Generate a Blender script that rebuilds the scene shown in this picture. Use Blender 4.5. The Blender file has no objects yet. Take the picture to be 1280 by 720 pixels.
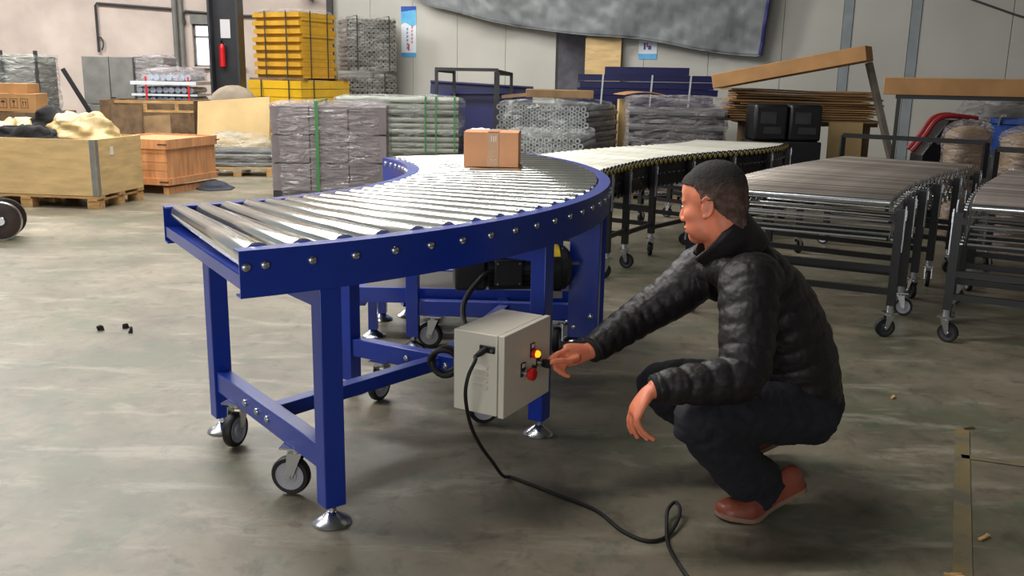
import bpy, bmesh, math, random
import numpy as np
from mathutils import Vector, Matrix, noise
random.seed(7)
S = bpy.context.scene
COL = S.collection
R = math.radians

# ------------------------------------------------------------------ camera
cam = bpy.data.cameras.new('camera')
cam.sensor_width = 36.0
cam.lens = 36.0 * 1155.5 / 1280.0
cam.clip_start = 0.05
cam.clip_end = 100
camo = bpy.data.objects.new('camera', cam)
COL.objects.link(camo)
camo.matrix_world = Matrix(((0.999844905, -0.0176115565, 0.0, 0.0),
                            (0.00392562919, 0.222866181, -0.974841143, 0.0),
                            (0.0171684699, 0.974689950, 0.222900752, 1.3),
                            (0, 0, 0, 1)))
S.camera = camo

# ------------------------------------------------------------------ light and exposure
S.view_settings.view_transform = 'Standard'
S.view_settings.look = 'None'
S.view_settings.gamma = 1.0
S.view_settings.use_curve_mapping = False
S.view_settings.exposure = 0.0
wd = bpy.data.worlds.new('world')
S.world = wd
wd.use_nodes = True
bg = wd.node_tree.nodes['Background']
bg.inputs[0].default_value = (0.80, 0.90, 1.0, 1)
bg.inputs[1].default_value = 0.32


def area(name, loc, sx, sy, power, col=(1, 1, 1), rot=(0, 0, 0)):
    l = bpy.data.lights.new(name, 'AREA')
    l.shape = 'RECTANGLE'
    l.size = sx
    l.size_y = sy
    l.energy = power
    l.color = col
    o = bpy.data.objects.new(name, l)
    COL.objects.link(o)
    o.location = loc
    o.rotation_euler = rot
    return o


# assumed roof skylights: unseen light strips, laid crosswise for thin highlights on the rollers
for y_, e_, sx_, x_ in ((12.6, 580, 7.5, -4.7), (8.6, 560, 7.5, -4.0), (3.6, 480, 7.5, -4.4)):
    area('added_overhead_light', (x_, y_, 5.4), sx_, 0.8, e_, (1.0, 0.98, 0.94))
area('added_overhead_light', (-9.2, 12.6, 5.4), 2.4, 1.2, 420, (1.0, 0.96, 0.92))  # extra lamp added to brighten the left wall and crates, not a known skylight
# daylight of an assumed, unseen door, added to brighten the control box front
area('assumed_door_daylight', (-3.2, -6.0, 2.0), 4.0, 3.2, 210, (1.0, 0.98, 0.96), (R(90), 0, 0))


# ------------------------------------------------------------------ materials
def lin(c):
    return tuple(((v / 255.0) / 12.92 if v / 255.0 <= 0.04045 else ((v / 255.0 + 0.055) / 1.055) ** 2.4) for v in c)


MATS = {}


def M(name, rgb, rough=0.5, metal=0.0, orand=0.0, var=0.12, vs=6.0, bump=0.0, bs=60.0, rvar=0.0, rgb2=None, stretch=None,
      coat=0.0, emit=0.0, spec=0.5, patch=None, pscale=2.0, plo=0.5, phi=0.65):
    m = bpy.data.materials.new(name)
    m.use_nodes = True
    nt = m.node_tree
    N, L = nt.nodes, nt.links
    p = N['Principled BSDF']
    p.inputs['Roughness'].default_value = rough
    p.inputs['Metallic'].default_value = metal
    p.inputs['Specular IOR Level'].default_value = spec
    p.inputs['Coat Weight'].default_value = coat
    p.inputs['Coat Roughness'].default_value = 0.15
    tc = N.new('ShaderNodeTexCoord')
    mp = N.new('ShaderNodeMapping')
    L.new(tc.outputs['Object'], mp.inputs[0])
    if stretch:
        mp.inputs['Scale'].default_value = stretch
    n1 = N.new('ShaderNodeTexNoise')
    n1.inputs['Scale'].default_value = vs
    n1.inputs['Detail'].default_value = 5
    L.new(mp.outputs[0], n1.inputs['Vector'])
    c1 = lin(rgb)
    c2 = lin(rgb2) if rgb2 else tuple(v * (1 - 2.2 * var) for v in c1)
    c1b = c1 if rgb2 else tuple(min(1, v * (1 + var)) for v in c1)
    rp = N.new('ShaderNodeValToRGB')
    rp.color_ramp.elements[0].position = 0.32
    rp.color_ramp.elements[1].position = 0.68
    rp.color_ramp.elements[0].color = (*c2, 1)
    rp.color_ramp.elements[1].color = (*c1b, 1)
    L.new(n1.outputs['Fac'], rp.inputs[0])
    out = rp.outputs[0]
    if patch:
        n3 = N.new('ShaderNodeTexNoise')
        n3.inputs['Scale'].default_value = pscale
        n3.inputs['Detail'].default_value = 7
        n3.inputs['Roughness'].default_value = 0.65
        L.new(mp.outputs[0], n3.inputs['Vector'])
        r3 = N.new('ShaderNodeValToRGB')
        r3.color_ramp.elements[0].position = plo
        r3.color_ramp.elements[1].position = phi
        L.new(n3.outputs['Fac'], r3.inputs[0])
        mx = N.new('ShaderNodeMix')
        mx.data_type = 'RGBA'
        L.new(r3.outputs[0], mx.inputs[0])
        L.new(out, mx.inputs[6])
        mx.inputs[7].default_value = (*lin(patch), 1)
        out = mx.outputs[2]
    if orand:
        oi = N.new('ShaderNodeObjectInfo')
        mo_ = N.new('ShaderNodeMapRange')
        mo_.inputs[3].default_value = 1 - orand
        mo_.inputs[4].default_value = 1 + orand
        L.new(oi.outputs['Random'], mo_.inputs[0])
        hs_ = N.new('ShaderNodeHueSaturation')
        L.new(mo_.outputs[0], hs_.inputs['Value'])
        L.new(out, hs_.inputs['Color'])
        out = hs_.outputs[0]
    L.new(out, p.inputs['Base Color'])
    if rvar:
        mr = N.new('ShaderNodeMapRange')
        mr.inputs[3].default_value = rough - rvar
        mr.inputs[4].default_value = rough + rvar
        L.new(n1.outputs['Fac'], mr.inputs[0])
        L.new(mr.outputs[0], p.inputs['Roughness'])
    if bump:
        n2 = N.new('ShaderNodeTexNoise')
        n2.inputs['Scale'].default_value = bs
        n2.inputs['Detail'].default_value = 4
        L.new(mp.outputs[0], n2.inputs['Vector'])
        b = N.new('ShaderNodeBump')
        b.inputs['Strength'].default_value = bump
        b.inputs['Distance'].default_value = 0.01
        L.new(n2.outputs['Fac'], b.inputs['Height'])
        L.new(b.outputs[0], p.inputs['Normal'])
    if emit:
        p.inputs['Emission Color'].default_value = (*c1, 1)
        p.inputs['Emission Strength'].default_value = emit
    MATS[name] = m
    return m


def film_mat(name, tint, lo=0.42, hi=0.62, a0=0.12, a1=0.75, scale=3.0, stretch=(1, 1, 4), rough=0.16):
    m = bpy.data.materials.new(name)
    m.use_nodes = True
    nt = m.node_tree
    N, L = nt.nodes, nt.links
    p = N['Principled BSDF']
    p.inputs['Base Color'].default_value = (*lin(tint), 1)
    p.inputs['Roughness'].default_value = rough
    p.inputs['Specular IOR Level'].default_value = 0.9
    tr = N.new('ShaderNodeBsdfTransparent')
    mix = N.new('ShaderNodeMixShader')
    tc = N.new('ShaderNodeTexCoord')
    mp = N.new('ShaderNodeMapping')
    mp.inputs['Scale'].default_value = stretch
    L.new(tc.outputs['Object'], mp.inputs[0])
    n = N.new('ShaderNodeTexNoise')
    n.inputs['Scale'].default_value = scale
    n.inputs['Detail'].default_value = 8
    n.inputs['Roughness'].default_value = 0.7
    n.inputs['Distortion'].default_value = 0.6
    L.new(mp.outputs[0], n.inputs['Vector'])
    mr = N.new('ShaderNodeMapRange')
    mr.inputs[1].default_value = lo
    mr.inputs[2].default_value = hi
    mr.inputs[3].default_value = a0
    mr.inputs[4].default_value = a1
    L.new(n.outputs['Fac'], mr.inputs[0])
    n2 = N.new('ShaderNodeTexNoise')
    n2.inputs['Scale'].default_value = scale * 1.5
    n2.inputs['Detail'].default_value = 6
    n2.inputs['Distortion'].default_value = 1.2
    L.new(mp.outputs[0], n2.inputs['Vector'])
    b = N.new('ShaderNodeBump')
    b.inputs['Strength'].default_value = 1.0
    b.inputs['Distance'].default_value = 0.22
    L.new(n2.outputs['Fac'], b.inputs['Height'])
    L.new(b.outputs[0], p.inputs['Normal'])
    L.new(mr.outputs[0], mix.inputs[0])
    L.new(tr.outputs[0], mix.inputs[1])
    L.new(p.outputs[0], mix.inputs[2])
    L.new(mix.outputs[0], N['Material Output'].inputs['Surface'])
    MATS[name] = m
    return m


BLUE = M('blue paint', (20, 54, 158), 0.30, 0, var=0.05, vs=3, coat=0.25)
NAVY = M('navy sheet steel', (24, 26, 84), 0.38, 0, var=0.1, vs=3)
STEEL = M('galvanised roller steel', (222, 224, 218), 0.15, 0.9, var=0.03, vs=2)
STEEL2 = M('dull zinc steel', (182, 184, 184), 0.40, 1.0, var=0.08, vs=9)
PALEROLL = M('pale satin roller tube', (200, 198, 186), 0.45, 0.35, orand=0.2, var=0.04)
ZINC = M('bright zinc', (205, 208, 214), 0.25, 1.0, var=0.04)
BLACK = M('black powder coat', (22, 22, 24), 0.42, 0, var=0.1)
RUBBER = M('black rubber', (18, 18, 19), 0.55, 0, var=0.1)
GREYPU = M('grey caster plastic', (176, 176, 182), 0.5, 0, var=0.05)
YELDOT = M('yellow plastic cap', (170, 150, 60), 0.45)
BOX = M('beige enclosure paint', (228, 221, 204), 0.38, 0, var=0.02, vs=4)
LABELW = M('white label', (226, 224, 216), 0.5, var=0.02)
RED = M('red plastic', (205, 30, 28), 0.35, var=0.03)
LAMPM = M('amber lamp lens', (255, 168, 30), 0.3, var=0.0, emit=1.6)
REDGLOW = M('red lamp collar', (230, 40, 26), 0.35, var=0.02)
MOTOR = M('black motor casting', (30, 31, 34), 0.42, 0, var=0.08)
YLAB = M('yellow warning label', (226, 190, 30), 0.5, var=0.02)
CARD = M('cardboard', (214, 154, 112), 0.75, 0, var=0.06, vs=5, bump=0.08, bs=160)
CARD2 = M('tan cardboard', (172, 128, 80), 0.78, 0, orand=0.15, var=0.08, vs=4)
CARD3 = M('dusty cardboard', (140, 112, 78), 0.85, 0, var=0.15, vs=5)
TAPE = M('packing tape', (192, 146, 108), 0.25, 0, var=0.03)
PLY = M('plywood', (212, 180, 126), 0.62, 0, var=0.10, vs=3, stretch=(1, 1, 5), bump=0.05, patch=(150, 116, 74), pscale=5, plo=0.62, phi=0.74)
PLY2 = M('pale plywood sheet', (206, 176, 122), 0.6, 0, var=0.07, vs=3)
PINE = M('pine pallet wood', (190, 150, 96), 0.7, 0, orand=0.12, var=0.15, vs=8, stretch=(1, 5, 5))
ORANGEW = M('orange varnished wood', (208, 148, 100), 0.5, 0, orand=0.07, var=0.12, vs=4, stretch=(5, 5, 0.8), bump=0.05)
DARKWOOD = M('dark old wood', (112, 88, 62), 0.8, 0, var=0.2, vs=8)
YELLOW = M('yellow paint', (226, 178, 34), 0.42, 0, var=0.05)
YELLOWD = M('darker yellow paint', (196, 148, 34), 0.5, 0, var=0.08)  # darker yellow for the frames of the tall stack
GREYMET = M('grey painted metal', (112, 112, 108), 0.5, 0, var=0.1)
DARKGREY = M('dark grey metal', (58, 58, 60), 0.5, 0.2, var=0.15)
COLM = M('dark column paint', (40, 41, 46), 0.45, 0, var=0.1)
PAPER = M('white paper', (205, 205, 208), 0.6, var=0.02)
GREEN = M('green strap', (62, 128, 66), 0.4, var=0.05)
WSTRAP = M('white strap', (205, 210, 215), 0.4, var=0.04)
STRAPD = M('dark strap', (50, 50, 48), 0.5)
TUBEG = M('grey conveyor tube', (158, 149, 140), 0.36, 0.5, orand=0.32, var=0.10, vs=5)
TUBEA = M('mauve grey tube', (150, 140, 134), 0.38, 0.5, orand=0.32, var=0.12, vs=5)
FILM = film_mat('stretch film', (214, 206, 208), a0=0.16, a1=0.55, rough=0.10, lo=0.38, hi=0.66)
TUBED = M('dark grey tube', (104, 104, 106), 0.45, 0.3, orand=0.3, var=0.12)
TUBEM = M('matt grey green tube', (150, 152, 142), 0.5, 0.1, orand=0.2, var=0.08)
BLOCKM = M('mauve grey packed roll', (126, 117, 120), 0.5, 0.0, orand=0.12, var=0.15, vs=4)
GREYWOOD = M('weathered grey wood', (110, 102, 94), 0.8, var=0.15)
FILMG = film_mat('greyish stretch film', (205, 210, 204), a0=0.08, a1=0.5, scale=2.2)
FILMW = film_mat('milky stretch film', (236, 240, 238), a0=0.05, a1=0.42, scale=4.0, stretch=(1, 1, 2))
BAGW = M('white plastic bag', (214, 214, 216), 0.35, var=0.05, bump=0.5, bs=14)
YSHEET = M('yellowed plastic sheet', (198, 174, 122), 0.42, var=0.12, vs=5, bump=0.6, bs=9)
BLACKRAG = M('black cloth', (26, 25, 26), 0.9, var=0.1, bump=0.3, bs=30)
NAVYRAG = M('dark navy cloth', (44, 48, 60), 0.9, var=0.1, bump=0.3, bs=30)
TARP = M('grey tarpaulin', (124, 128, 130), 0.5, var=0.05, vs=7.0, bump=0.9, bs=7.0, spec=0.4, stretch=(1.4, 1.4, 0.7))
TARPEDGE = M('blue tarpaulin hem', (44, 48, 112), 0.5)
FLOORM = M('worn concrete', (134, 125, 107), 0.44, 0, rgb2=(102, 95, 81), vs=1.1, rvar=0.10, bump=0.06, bs=25,
           patch=(90, 91, 73), pscale=0.9, plo=0.47, phi=0.62)


def floor_wear(m):
    nt = m.node_tree
    N, L = nt.nodes, nt.links
    p = N['Principled BSDF']
    src = p.inputs['Base Color'].links[0].from_socket
    tc = N.new('ShaderNodeTexCoord')
    for (sc, st, lo, hi, k, col) in ((2.3, (1, 1, 1), 0.47, 0.68, 0.62, (78, 68, 58)), (1.6, (1.0, 3.5, 1), 0.54, 0.64, 0.40, (164, 158, 142)), (8.0, (1, 1, 1), 0.53, 0.66, 0.55, (66, 60, 52)), (4.5, (1, 1, 1), 0.54, 0.66, 0.50, (70, 88, 68))):
        mp = N.new('ShaderNodeMapping')
        mp.inputs['Scale'].default_value = st
        mp.inputs['Rotation'].default_value = (0, 0, 0.5 * sc)
        mp.inputs['Location'].default_value = (sc * 3.1, sc, 0)
        L.new(tc.outputs['Object'], mp.inputs[0])
        n = N.new('ShaderNodeTexNoise')
        n.inputs['Scale'].default_value = sc
        n.inputs['Detail'].default_value = 9
        n.inputs['Roughness'].default_value = 0.68
        n.inputs['Distortion'].default_value = 0.4
        L.new(mp.outputs[0], n.inputs['Vector'])
        mr = N.new('ShaderNodeMapRange')
        mr.inputs[1].default_value = lo
        mr.inputs[2].default_value = hi
        mr.inputs[4].default_value = k
        L.new(n.outputs['Fac'], mr.inputs[0])
        mx = N.new('ShaderNodeMix')
        mx.data_type = 'RGBA'
        L.new(mr.outputs[0], mx.inputs[0])
        L.new(src, mx.inputs[6])
        mx.inputs[7].default_value = (*lin(col), 1)
        src = mx.outputs[2]
    L.new(src, p.inputs['Base Color'])


floor_wear(FLOORM)
PLASTER = M('stained plaster', (204, 190, 180), 0.9, 0, rgb2=(176, 162, 154), vs=1.3, bump=0.2, bs=12)
PANELM = M('pale sandwich panel', (186, 184, 176), 0.55, 0, rgb2=(172, 170, 162), vs=0.8)
PANELB = M('blue grey joint strip', (138, 146, 150), 0.6, 0, var=0.06)
RECESS = M('blue grey board', (156, 154, 164), 0.7)
CEILM = M('roof sheet', (120, 122, 122), 0.7)
DARKVOID = M('near black fill', (20, 20, 24), 0.9)  # near-black; on the recess back it stands in for shade
SKIN = M('skin', (238, 146, 110), 0.46, 0, rgb2=(226, 126, 94), vs=9, bump=0.05, bs=90)
HAIR = M('short black hair', (24, 21, 20), 0.75, 0, rgb2=(36, 30, 28), vs=70, bump=0.5, bs=260)
HAIRS = M('faded greying side hair', (74, 58, 50), 0.8, 0, rgb2=(98, 76, 64), vs=60, bump=0.4, bs=260)
HAIRF = M('cropped hair, grown out on top', (26, 22, 21), 0.8, 0, rgb2=(34, 28, 26), vs=70, bump=0.45, bs=260)
_nt = HAIRF.node_tree
_at = _nt.nodes.new('ShaderNodeAttribute')
_at.attribute_name = 'fade'
_mx = _nt.nodes.new('ShaderNodeMix')
_mx.data_type = 'RGBA'
_src = _nt.nodes['Principled BSDF'].inputs['Base Color'].links[0].from_socket
_nt.links.new(_at.outputs['Fac'], _mx.inputs[0])
_n = _nt.nodes.new('ShaderNodeTexNoise')
_n.inputs['Scale'].default_value = 45
_n.inputs['Detail'].default_value = 6
_r = _nt.nodes.new('ShaderNodeValToRGB')
_r.color_ramp.elements[0].color = (*lin((70, 50, 42)), 1)
_r.color_ramp.elements[1].color = (*lin((118, 92, 80)), 1)
_r.color_ramp.elements[0].position = 0.35
_r.color_ramp.elements[1].position = 0.7
_tc = _nt.nodes.new('ShaderNodeTexCoord')
_nt.links.new(_tc.outputs['Object'], _n.inputs['Vector'])
_nt.links.new(_n.outputs['Fac'], _r.inputs[0])
_nt.links.new(_r.outputs[0], _mx.inputs[6])
_nt.links.new(_src, _mx.inputs[7])
_nt.links.new(_mx.outputs[2], _nt.nodes['Principled BSDF'].inputs['Base Color'])
JACKET = M('black quilted nylon', (31, 26, 28), 0.50, 0, var=0.10, vs=12, bump=0.25, bs=45, spec=0.36)
CUFF = M('black knit cuff', (18, 18, 20), 0.8, bump=0.3, bs=90)
PANTS = M('black trousers', (27, 28, 36), 0.8, 0, var=0.10, vs=8, bump=0.25, bs=22)
SHOE = M('brown leather', (142, 74, 54), 0.42, 0, rgb2=(120, 58, 42), vs=14, bump=0.25, bs=40)
SOLE = M('tan rubber sole', (142, 112, 92), 0.7)
EYEW = M('eye white', (220, 212, 205), 0.3)
EYEB = M('iris', (34, 22, 16), 0.2)
BELT = M('brown grey belt', (58, 50, 48), 0.42)
YLINE = M('worn yellow floor paint', (124, 106, 60), 0.6, 0, rgb2=(104, 97, 80), vs=14, patch=(92, 88, 76), pscale=7, plo=0.5, phi=0.6)
WINGLASS = M('bright daylight glass', (246, 248, 255), 0.3, var=0.0, emit=1.3)
REDEXT = M('red extinguisher', (196, 28, 34), 0.25)
REDMACH = M('red machine paint', (140, 30, 32), 0.55)
BLUETUB = M('blue plastic tub', (28, 60, 128), 0.4)
STEELDARK = M('rusty dark steel', (66, 54, 50), 0.5, 0.4, var=0.2)
POSTB = M('poster blue', (38, 78, 168), 0.4)
POSTC = M('poster cyan', (120, 196, 226), 0.4, rgb2=(66, 150, 214), vs=4)
POSTW = M('poster white', (222, 226, 232), 0.4, var=0.02)
POSTR = M('poster red print', (206, 70, 66), 0.4, var=0.02)
INKD = M('dark print', (60, 40, 34), 0.7)


# ------------------------------------------------------------------ mesh builder
class B:
    def __init__(s):
        s.v = []
        s.f = []
        s.mi = []

    def add(s, vs, fs, mi=0):
        o = len(s.v)
        s.v += [tuple(x) for x in vs]
        s.f += [tuple(i + o for i in f) for f in fs]
        s.mi += [mi] * len(fs)
        return s

    def box(s, c, d, rz=0.0, rx=0.0, ry=0.0, mi=0, mat=None):
        m = mat or (Matrix.Rotation(rz, 3, 'Z') @ Matrix.Rotation(ry, 3, 'Y') @ Matrix.Rotation(rx, 3, 'X'))
        c = Vector(c)
        h = [x / 2 for x in d]
        vs = [c + m @ Vector((sx * h[0], sy * h[1], sz * h[2])) for sx in (-1, 1) for sy in (-1, 1) for sz in (-1, 1)]
        return s.add(vs, [(0, 1, 3, 2), (4, 6, 7, 5), (0, 4, 5, 1), (2, 3, 7, 6), (0, 2, 6, 4), (1, 5, 7, 3)], mi)

    def bar(s, p0, p1, w, h, up=(0, 0, 1), mi=0):
        p0, p1 = Vector(p0), Vector(p1)
        d = p1 - p0
        t = d.normalized()
        u = Vector(up)
        sd = t.cross(u)
        if sd.length < 1e-4:
            sd = t.cross(Vector((1, 0, 0)))
        sd.normalize()
        u = sd.cross(t)
        m = Matrix((t, sd, u)).transposed()
        return s.box((p0 + p1) / 2, (d.length, w, h), mat=m, mi=mi)

    def cyl(s, p0, p1, r0, r1=None, n=16, mi=0, caps=True):
        r1 = r0 if r1 is None else r1
        return s.tube([p0, p1], [r0, r1], n, mi, caps)

    def tube(s, path, rad, n=10, mi=0, caps=True, closed=False):
        P = [Vector(p) for p in path]
        k = len(P)
        if not hasattr(rad, '__len__'):
            rad = [rad] * k
        vs = []
        ref = None
        for i in range(k):
            a = P[(i - 1) % k] if (closed or i > 0) else P[i]
            b = P[(i + 1) % k] if (closed or i < k - 1) else P[i]
            t = (b - a).normalized()
            if ref is None:
                ref = Vector((0, 0, 1)) if abs(t.z) < 0.9 else Vector((1, 0, 0))
            x = (ref - t * ref.dot(t))
            if x.length < 1e-5:
                x = t.orthogonal()
            x.normalize()
            ref = x
            y = t.cross(x)
            for j in range(n):
                an = 2 * math.pi * j / n
                vs.append(P[i] + (x * math.cos(an) + y * math.sin(an)) * rad[i])
        fs = []
        for i in range(k if closed else k - 1):
            for j in range(n):
                a = i * n + j
                b = i * n + (j + 1) % n
                c = ((i + 1) % k) * n + (j + 1) % n
                d = ((i + 1) % k) * n + j
                fs.append((a, b, c, d))
        if caps and not closed:
            fs.append(tuple(reversed(range(n))))
            fs.append(tuple((k - 1) * n + j for j in range(n)))
        return s.add(vs, fs, mi)

    def lathe(s, prof, n=20, org=(0, 0, 0), axis='Z', mi=0, ring=False):
        o = Vector(org)
        vs = []
        for (r, z) in prof:
            for j in range(n):
                a = 2 * math.pi * j / n
                p = (r * math.cos(a), r * math.sin(a), z)
                if axis == 'X':
                    p = (z, p[0], p[1])
                elif axis == 'Y':
                    p = (p[1], z, p[0])
                vs.append(o + Vector(p))
        fs = []
        k = len(prof)
        for i in range(k - 1):
            for j in range(n):
                fs.append((i * n + j, i * n + (j + 1) % n, (i + 1) * n + (j + 1) % n, (i + 1) * n + j))
        if ring:
            fs += [((k - 1) * n + j, (k - 1) * n + (j + 1) % n, (j + 1) % n, j) for j in range(n)]
        else:
            fs.append(tuple(reversed(range(n))))
            fs.append(tuple((k - 1) * n + j for j in range(n)))
        return s.add(vs, fs, mi)

    def prism(s, pts, d, mi=0):
        """polygon pts (3-D) extruded by vector d"""
        d = Vector(d)
        n = len(pts)
        P = [Vector(p) for p in pts]
        vs = P + [p + d for p in P]
        fs = [tuple(reversed(range(n))), tuple(range(n, 2 * n))]
        fs += [(i, (i + 1) % n, (i + 1) % n + n, i + n) for i in range(n)]
        return s.add(vs, fs, mi)

    def sweep(s, prof, frames, mi=0):
        """closed 2-D profile carried through frames(origin, ex, ey)"""
        n = len(prof)
        vs = []
        for (o, ex, ey) in frames:
            for (a, b) in prof:
                vs.append(Vector(o) + Vector(ex) * a + Vector(ey) * b)
        fs = []
        k = len(frames)
        for i in range(k - 1):
            for j in range(n):
                fs.append((i * n + j, i * n + (j + 1) % n, (i + 1) * n + (j + 1) % n, (i + 1) * n + j))
        fs.append(tuple(reversed(range(n))))
        fs.append(tuple((k - 1) * n + j for j in range(n)))
        return s.add(vs, fs, mi)

    def ell(s, c, r, n=16, m=10, mat=None, mi=0):
        c = Vector(c)
        vs = []
        for i in range(m + 1):
            ph = math.pi * i / m
            for j in range(n):
                a = 2 * math.pi * j / n
                p = Vector((r[0] * math.sin(ph) * math.cos(a), r[1] * math.sin(ph) * math.sin(a), r[2] * math.cos(ph)))
                if mat:
                    p = mat @ p
                vs.append(c + p)
        fs = []
        for i in range(m):
            for j in range(n):
                fs.append((i * n + j, (i + 1) * n + j, (i + 1) * n + (j + 1) % n, i * n + (j + 1) % n))
        return s.add(vs, fs, mi)

    def mesh(s, name, mats, off=(0, 0, 0), sharp=35, weld=False):
        me = bpy.data.meshes.new(name)
        ox, oy, oz = off
        me.from_pydata([(x - ox, y - oy, z - oz) for x, y, z in s.v], [], s.f)
        for m in (mats if isinstance(mats, (list, tuple)) else [mats]):
            me.materials.append(m)
        me.polygons.foreach_set('material_index', s.mi)
        bm = bmesh.new()
        bm.from_mesh(me)
        if weld:
            bmesh.ops.remove_doubles(bm, verts=bm.verts, dist=1e-5)
        bmesh.ops.recalc_face_normals(bm, faces=bm.faces)
        bm.to_mesh(me)
        bm.free()
        me.shade_smooth()
        if sharp < 180:
            me.set_sharp_from_angle(angle=R(sharp))
        return me


def tag(o, label=None, cat=None, group=None, kind=None):
    if label: o['label'] = label
    if cat: o['category'] = cat
    if group: o['group'] = group
    if kind: o['kind'] = kind
    return o


def empty(name, loc, label, cat, group=None, rz=0.0):
    o = bpy.data.objects.new(name, None)
    COL.objects.link(o)
    o.location = loc
    o.rotation_euler = (0, 0, rz)
    o.empty_display_size = 0.1
    return tag(o, label, cat, group)


def root_loc(p):
    while p is not None and p.parent is not None:
        p = p.parent
    return p.location if p is not None else (0, 0, 0)


def part(name, b, mats, parent=None, sharp=35, bevel=0.0, label=None, local=False, weld=False):
    """b is in world coordinates unless local; every part sits at its root's origin"""
    off = (0, 0, 0) if local or parent is None else tuple(root_loc(parent))
    me = b.mesh(name, mats, off, sharp, weld)
    o = bpy.data.objects.new(name, me)
    COL.objects.link(o)
    if parent is not None:
        o.parent = parent
    if bevel:
        md = o.modifiers.new('bevel', 'BEVEL')
        md.width = bevel
        md.segments = 2
        md.limit_method = 'ANGLE'
    if label:
        o['label'] = label
    return o


def inst(name, me, parent, loc=(0, 0, 0), rot=(0, 0, 0), mat4=None):
    o = bpy.data.objects.new(name, me)
    COL.objects.link(o)
    if parent is not None:
        o.parent = parent
    if mat4 is not None:
        o.matrix_local = mat4
    else:
        o.location = loc
        o.rotation_euler = rot
    return o


def solo(name, b, mats, label, cat, group=None, sharp=35, bevel=0.0, kind=None, base=None):
    """one-mesh thing with its origin at its base"""
    v = np.array(b.v)
    if base is None:
        base = (float(v[:, 0].mean()), float(v[:, 1].mean()), float(v[:, 2].min()))
    me = b.mesh(name, mats, base, sharp)
    o = bpy.data.objects.new(name, me)
    COL.objects.link(o)
    o.location = base
    if bevel:
        md = o.modifiers.new('bevel', 'BEVEL')
        md.width = bevel
        md.segments = 2
        md.limit_method = 'ANGLE'
    return tag(o, label, cat, group, kind)


def structure(name, b, mats, parent=None, sharp=35):
    o = bpy.data.objects.new(name, b.mesh(name, mats, (0, 0, 0), sharp))
    COL.objects.link(o)
    if parent:
        o.parent = parent
    else:
        o['kind'] = 'structure'
    return o


def catmull(P, n):
    P = [np.array(p, float) for p in P]
    out = []
    for i in range(len(P) - 1):
        p0 = P[i - 1] if i > 0 else 2 * P[0] - P[1]
        p3 = P[i + 2] if i + 2 < len(P) else 2 * P[-1] - P[-2]
        p1, p2 = P[i], P[i + 1]
        for k in range(n):
            t = k / n
            out.append(0.5 * (2 * p1 + (p2 - p0) * t + (2 * p0 - 5 * p1 + 4 * p2 - p3) * t * t + (3 * p1 - p0 - 3 * p2 + p3) * t ** 3))
    out.append(P[-1])
    return out


def fbm(x, y, z, o=3):
    return noise.fractal(Vector((x, y, z)), 1.0, 2.0, o)


def hull(c, size, rz=0.0, power=6.0, amp=0.02, nu=48, nv=16, ns=4.0, seed=0.0, taper=0.0, dome=0.0, bot=True):
    """wrapped-bundle skin: superellipse rings closed over the top, crumpled by noise; c = centre of the base"""
    b = B()
    sx, sy, sz = size[0] / 2, size[1] / 2, size[2]
    rows = []
    for i in range(nv + 1):
        t = i / nv
        rows.append((1.0 - taper * t * t, t * sz))
    rows += [(0.97 - taper, sz * 1.0 + 0.012), (0.88 - taper, sz + 0.02 + dome * 0.3), (0.6 - taper * .5, sz + 0.022 + dome * 0.75), (0.3, sz + 0.02 + dome), (0.01, sz + 0.02 + dome)]
    if bot:
        rows = [(0.01, 0.0), (0.9, 0.0)] + rows
    vs = []
    cr, sr = math.cos(rz), math.sin(rz)
    for (k, z) in rows:
        for j in range(nu):
            a = 2 * math.pi * j / nu
            ca, sa = math.cos(a), math.sin(a)
            x = sx * k * math.copysign(abs(ca) ** (2 / power), ca)
            y = sy * k * math.copysign(abs(sa) ** (2 / power), sa)
            q = fbm(x * ns + seed, y * ns, z * ns * 1.6) * amp
            L = math.hypot(x, y) or 1
            x += x / L * q
            y += y / L * q
            zz = max(0.0, z + (fbm(x * ns, y * ns + seed, 3.3) * amp if z >= sz else 0))
            vs.append((c[0] + x * cr - y * sr, c[1] + x * sr + y * cr, c[2] + zz))
    fs = []
    for i in range(len(rows) - 1):
        for j in range(nu):
            fs.append((i * nu + j, i * nu + (j + 1) % nu, (i + 1) * nu + (j + 1) % nu, (i + 1) * nu + j))
    b.add(vs, fs)
    return b


# ------------------------------------------------------------------ the building
b = B()
b.add([(-13, -7, 0), (13, -7, 0), (13, 19, 0), (-13, 19, 0)], [(0, 1, 2, 3)])
structure('floor', b, FLOORM)
b = B()
b.box((0, 6, 5.6), (26, 26, 0.1))
structure('ceiling', b, CEILM)

# plaster wall at the far left, with a window opening
b = B()
wy = 17.1
for (x0, x1, z0, z1) in ((-13, -5.80, 0, 5.55), (-5.80, -4.9, 0, 1.38), (-5.80, -4.9, 2.12, 5.55), (-4.9, -3.2, 0, 5.55)):
    b.box(((x0 + x1) / 2, wy + 0.12, (z0 + z1) / 2), (x1 - x0, 0.24, z1 - z0))
structure('wall_left', b, PLASTER)
win = bpy.data.objects.new('window_1', None)
COL.objects.link(win)
win.location = (-5.29, wy, 1.38)
win['kind'] = 'structure'
b = B()
b.box((-5.35, wy + 0.14, 1.75), (0.90, 0.02, 0.74))
part('pane', b, WINGLASS, win)
b = B()
for z in (1.395, 1.90, 2.105):
    b.box((-5.35, wy + 0.1, z), (0.90, 0.05, 0.03))
for x in (-5.785, -5.35, -4.915):
    b.box((x, wy + 0.1, 1.75), (0.03, 0.05, 0.74))
part('window_frame', b, GREYMET, win)
b = B()
b.box((-5.35, wy - 0.03, 1.365), (0.98, 0.1, 0.03))
part('window_sill', b, PLASTER, win)
b = B()
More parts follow.
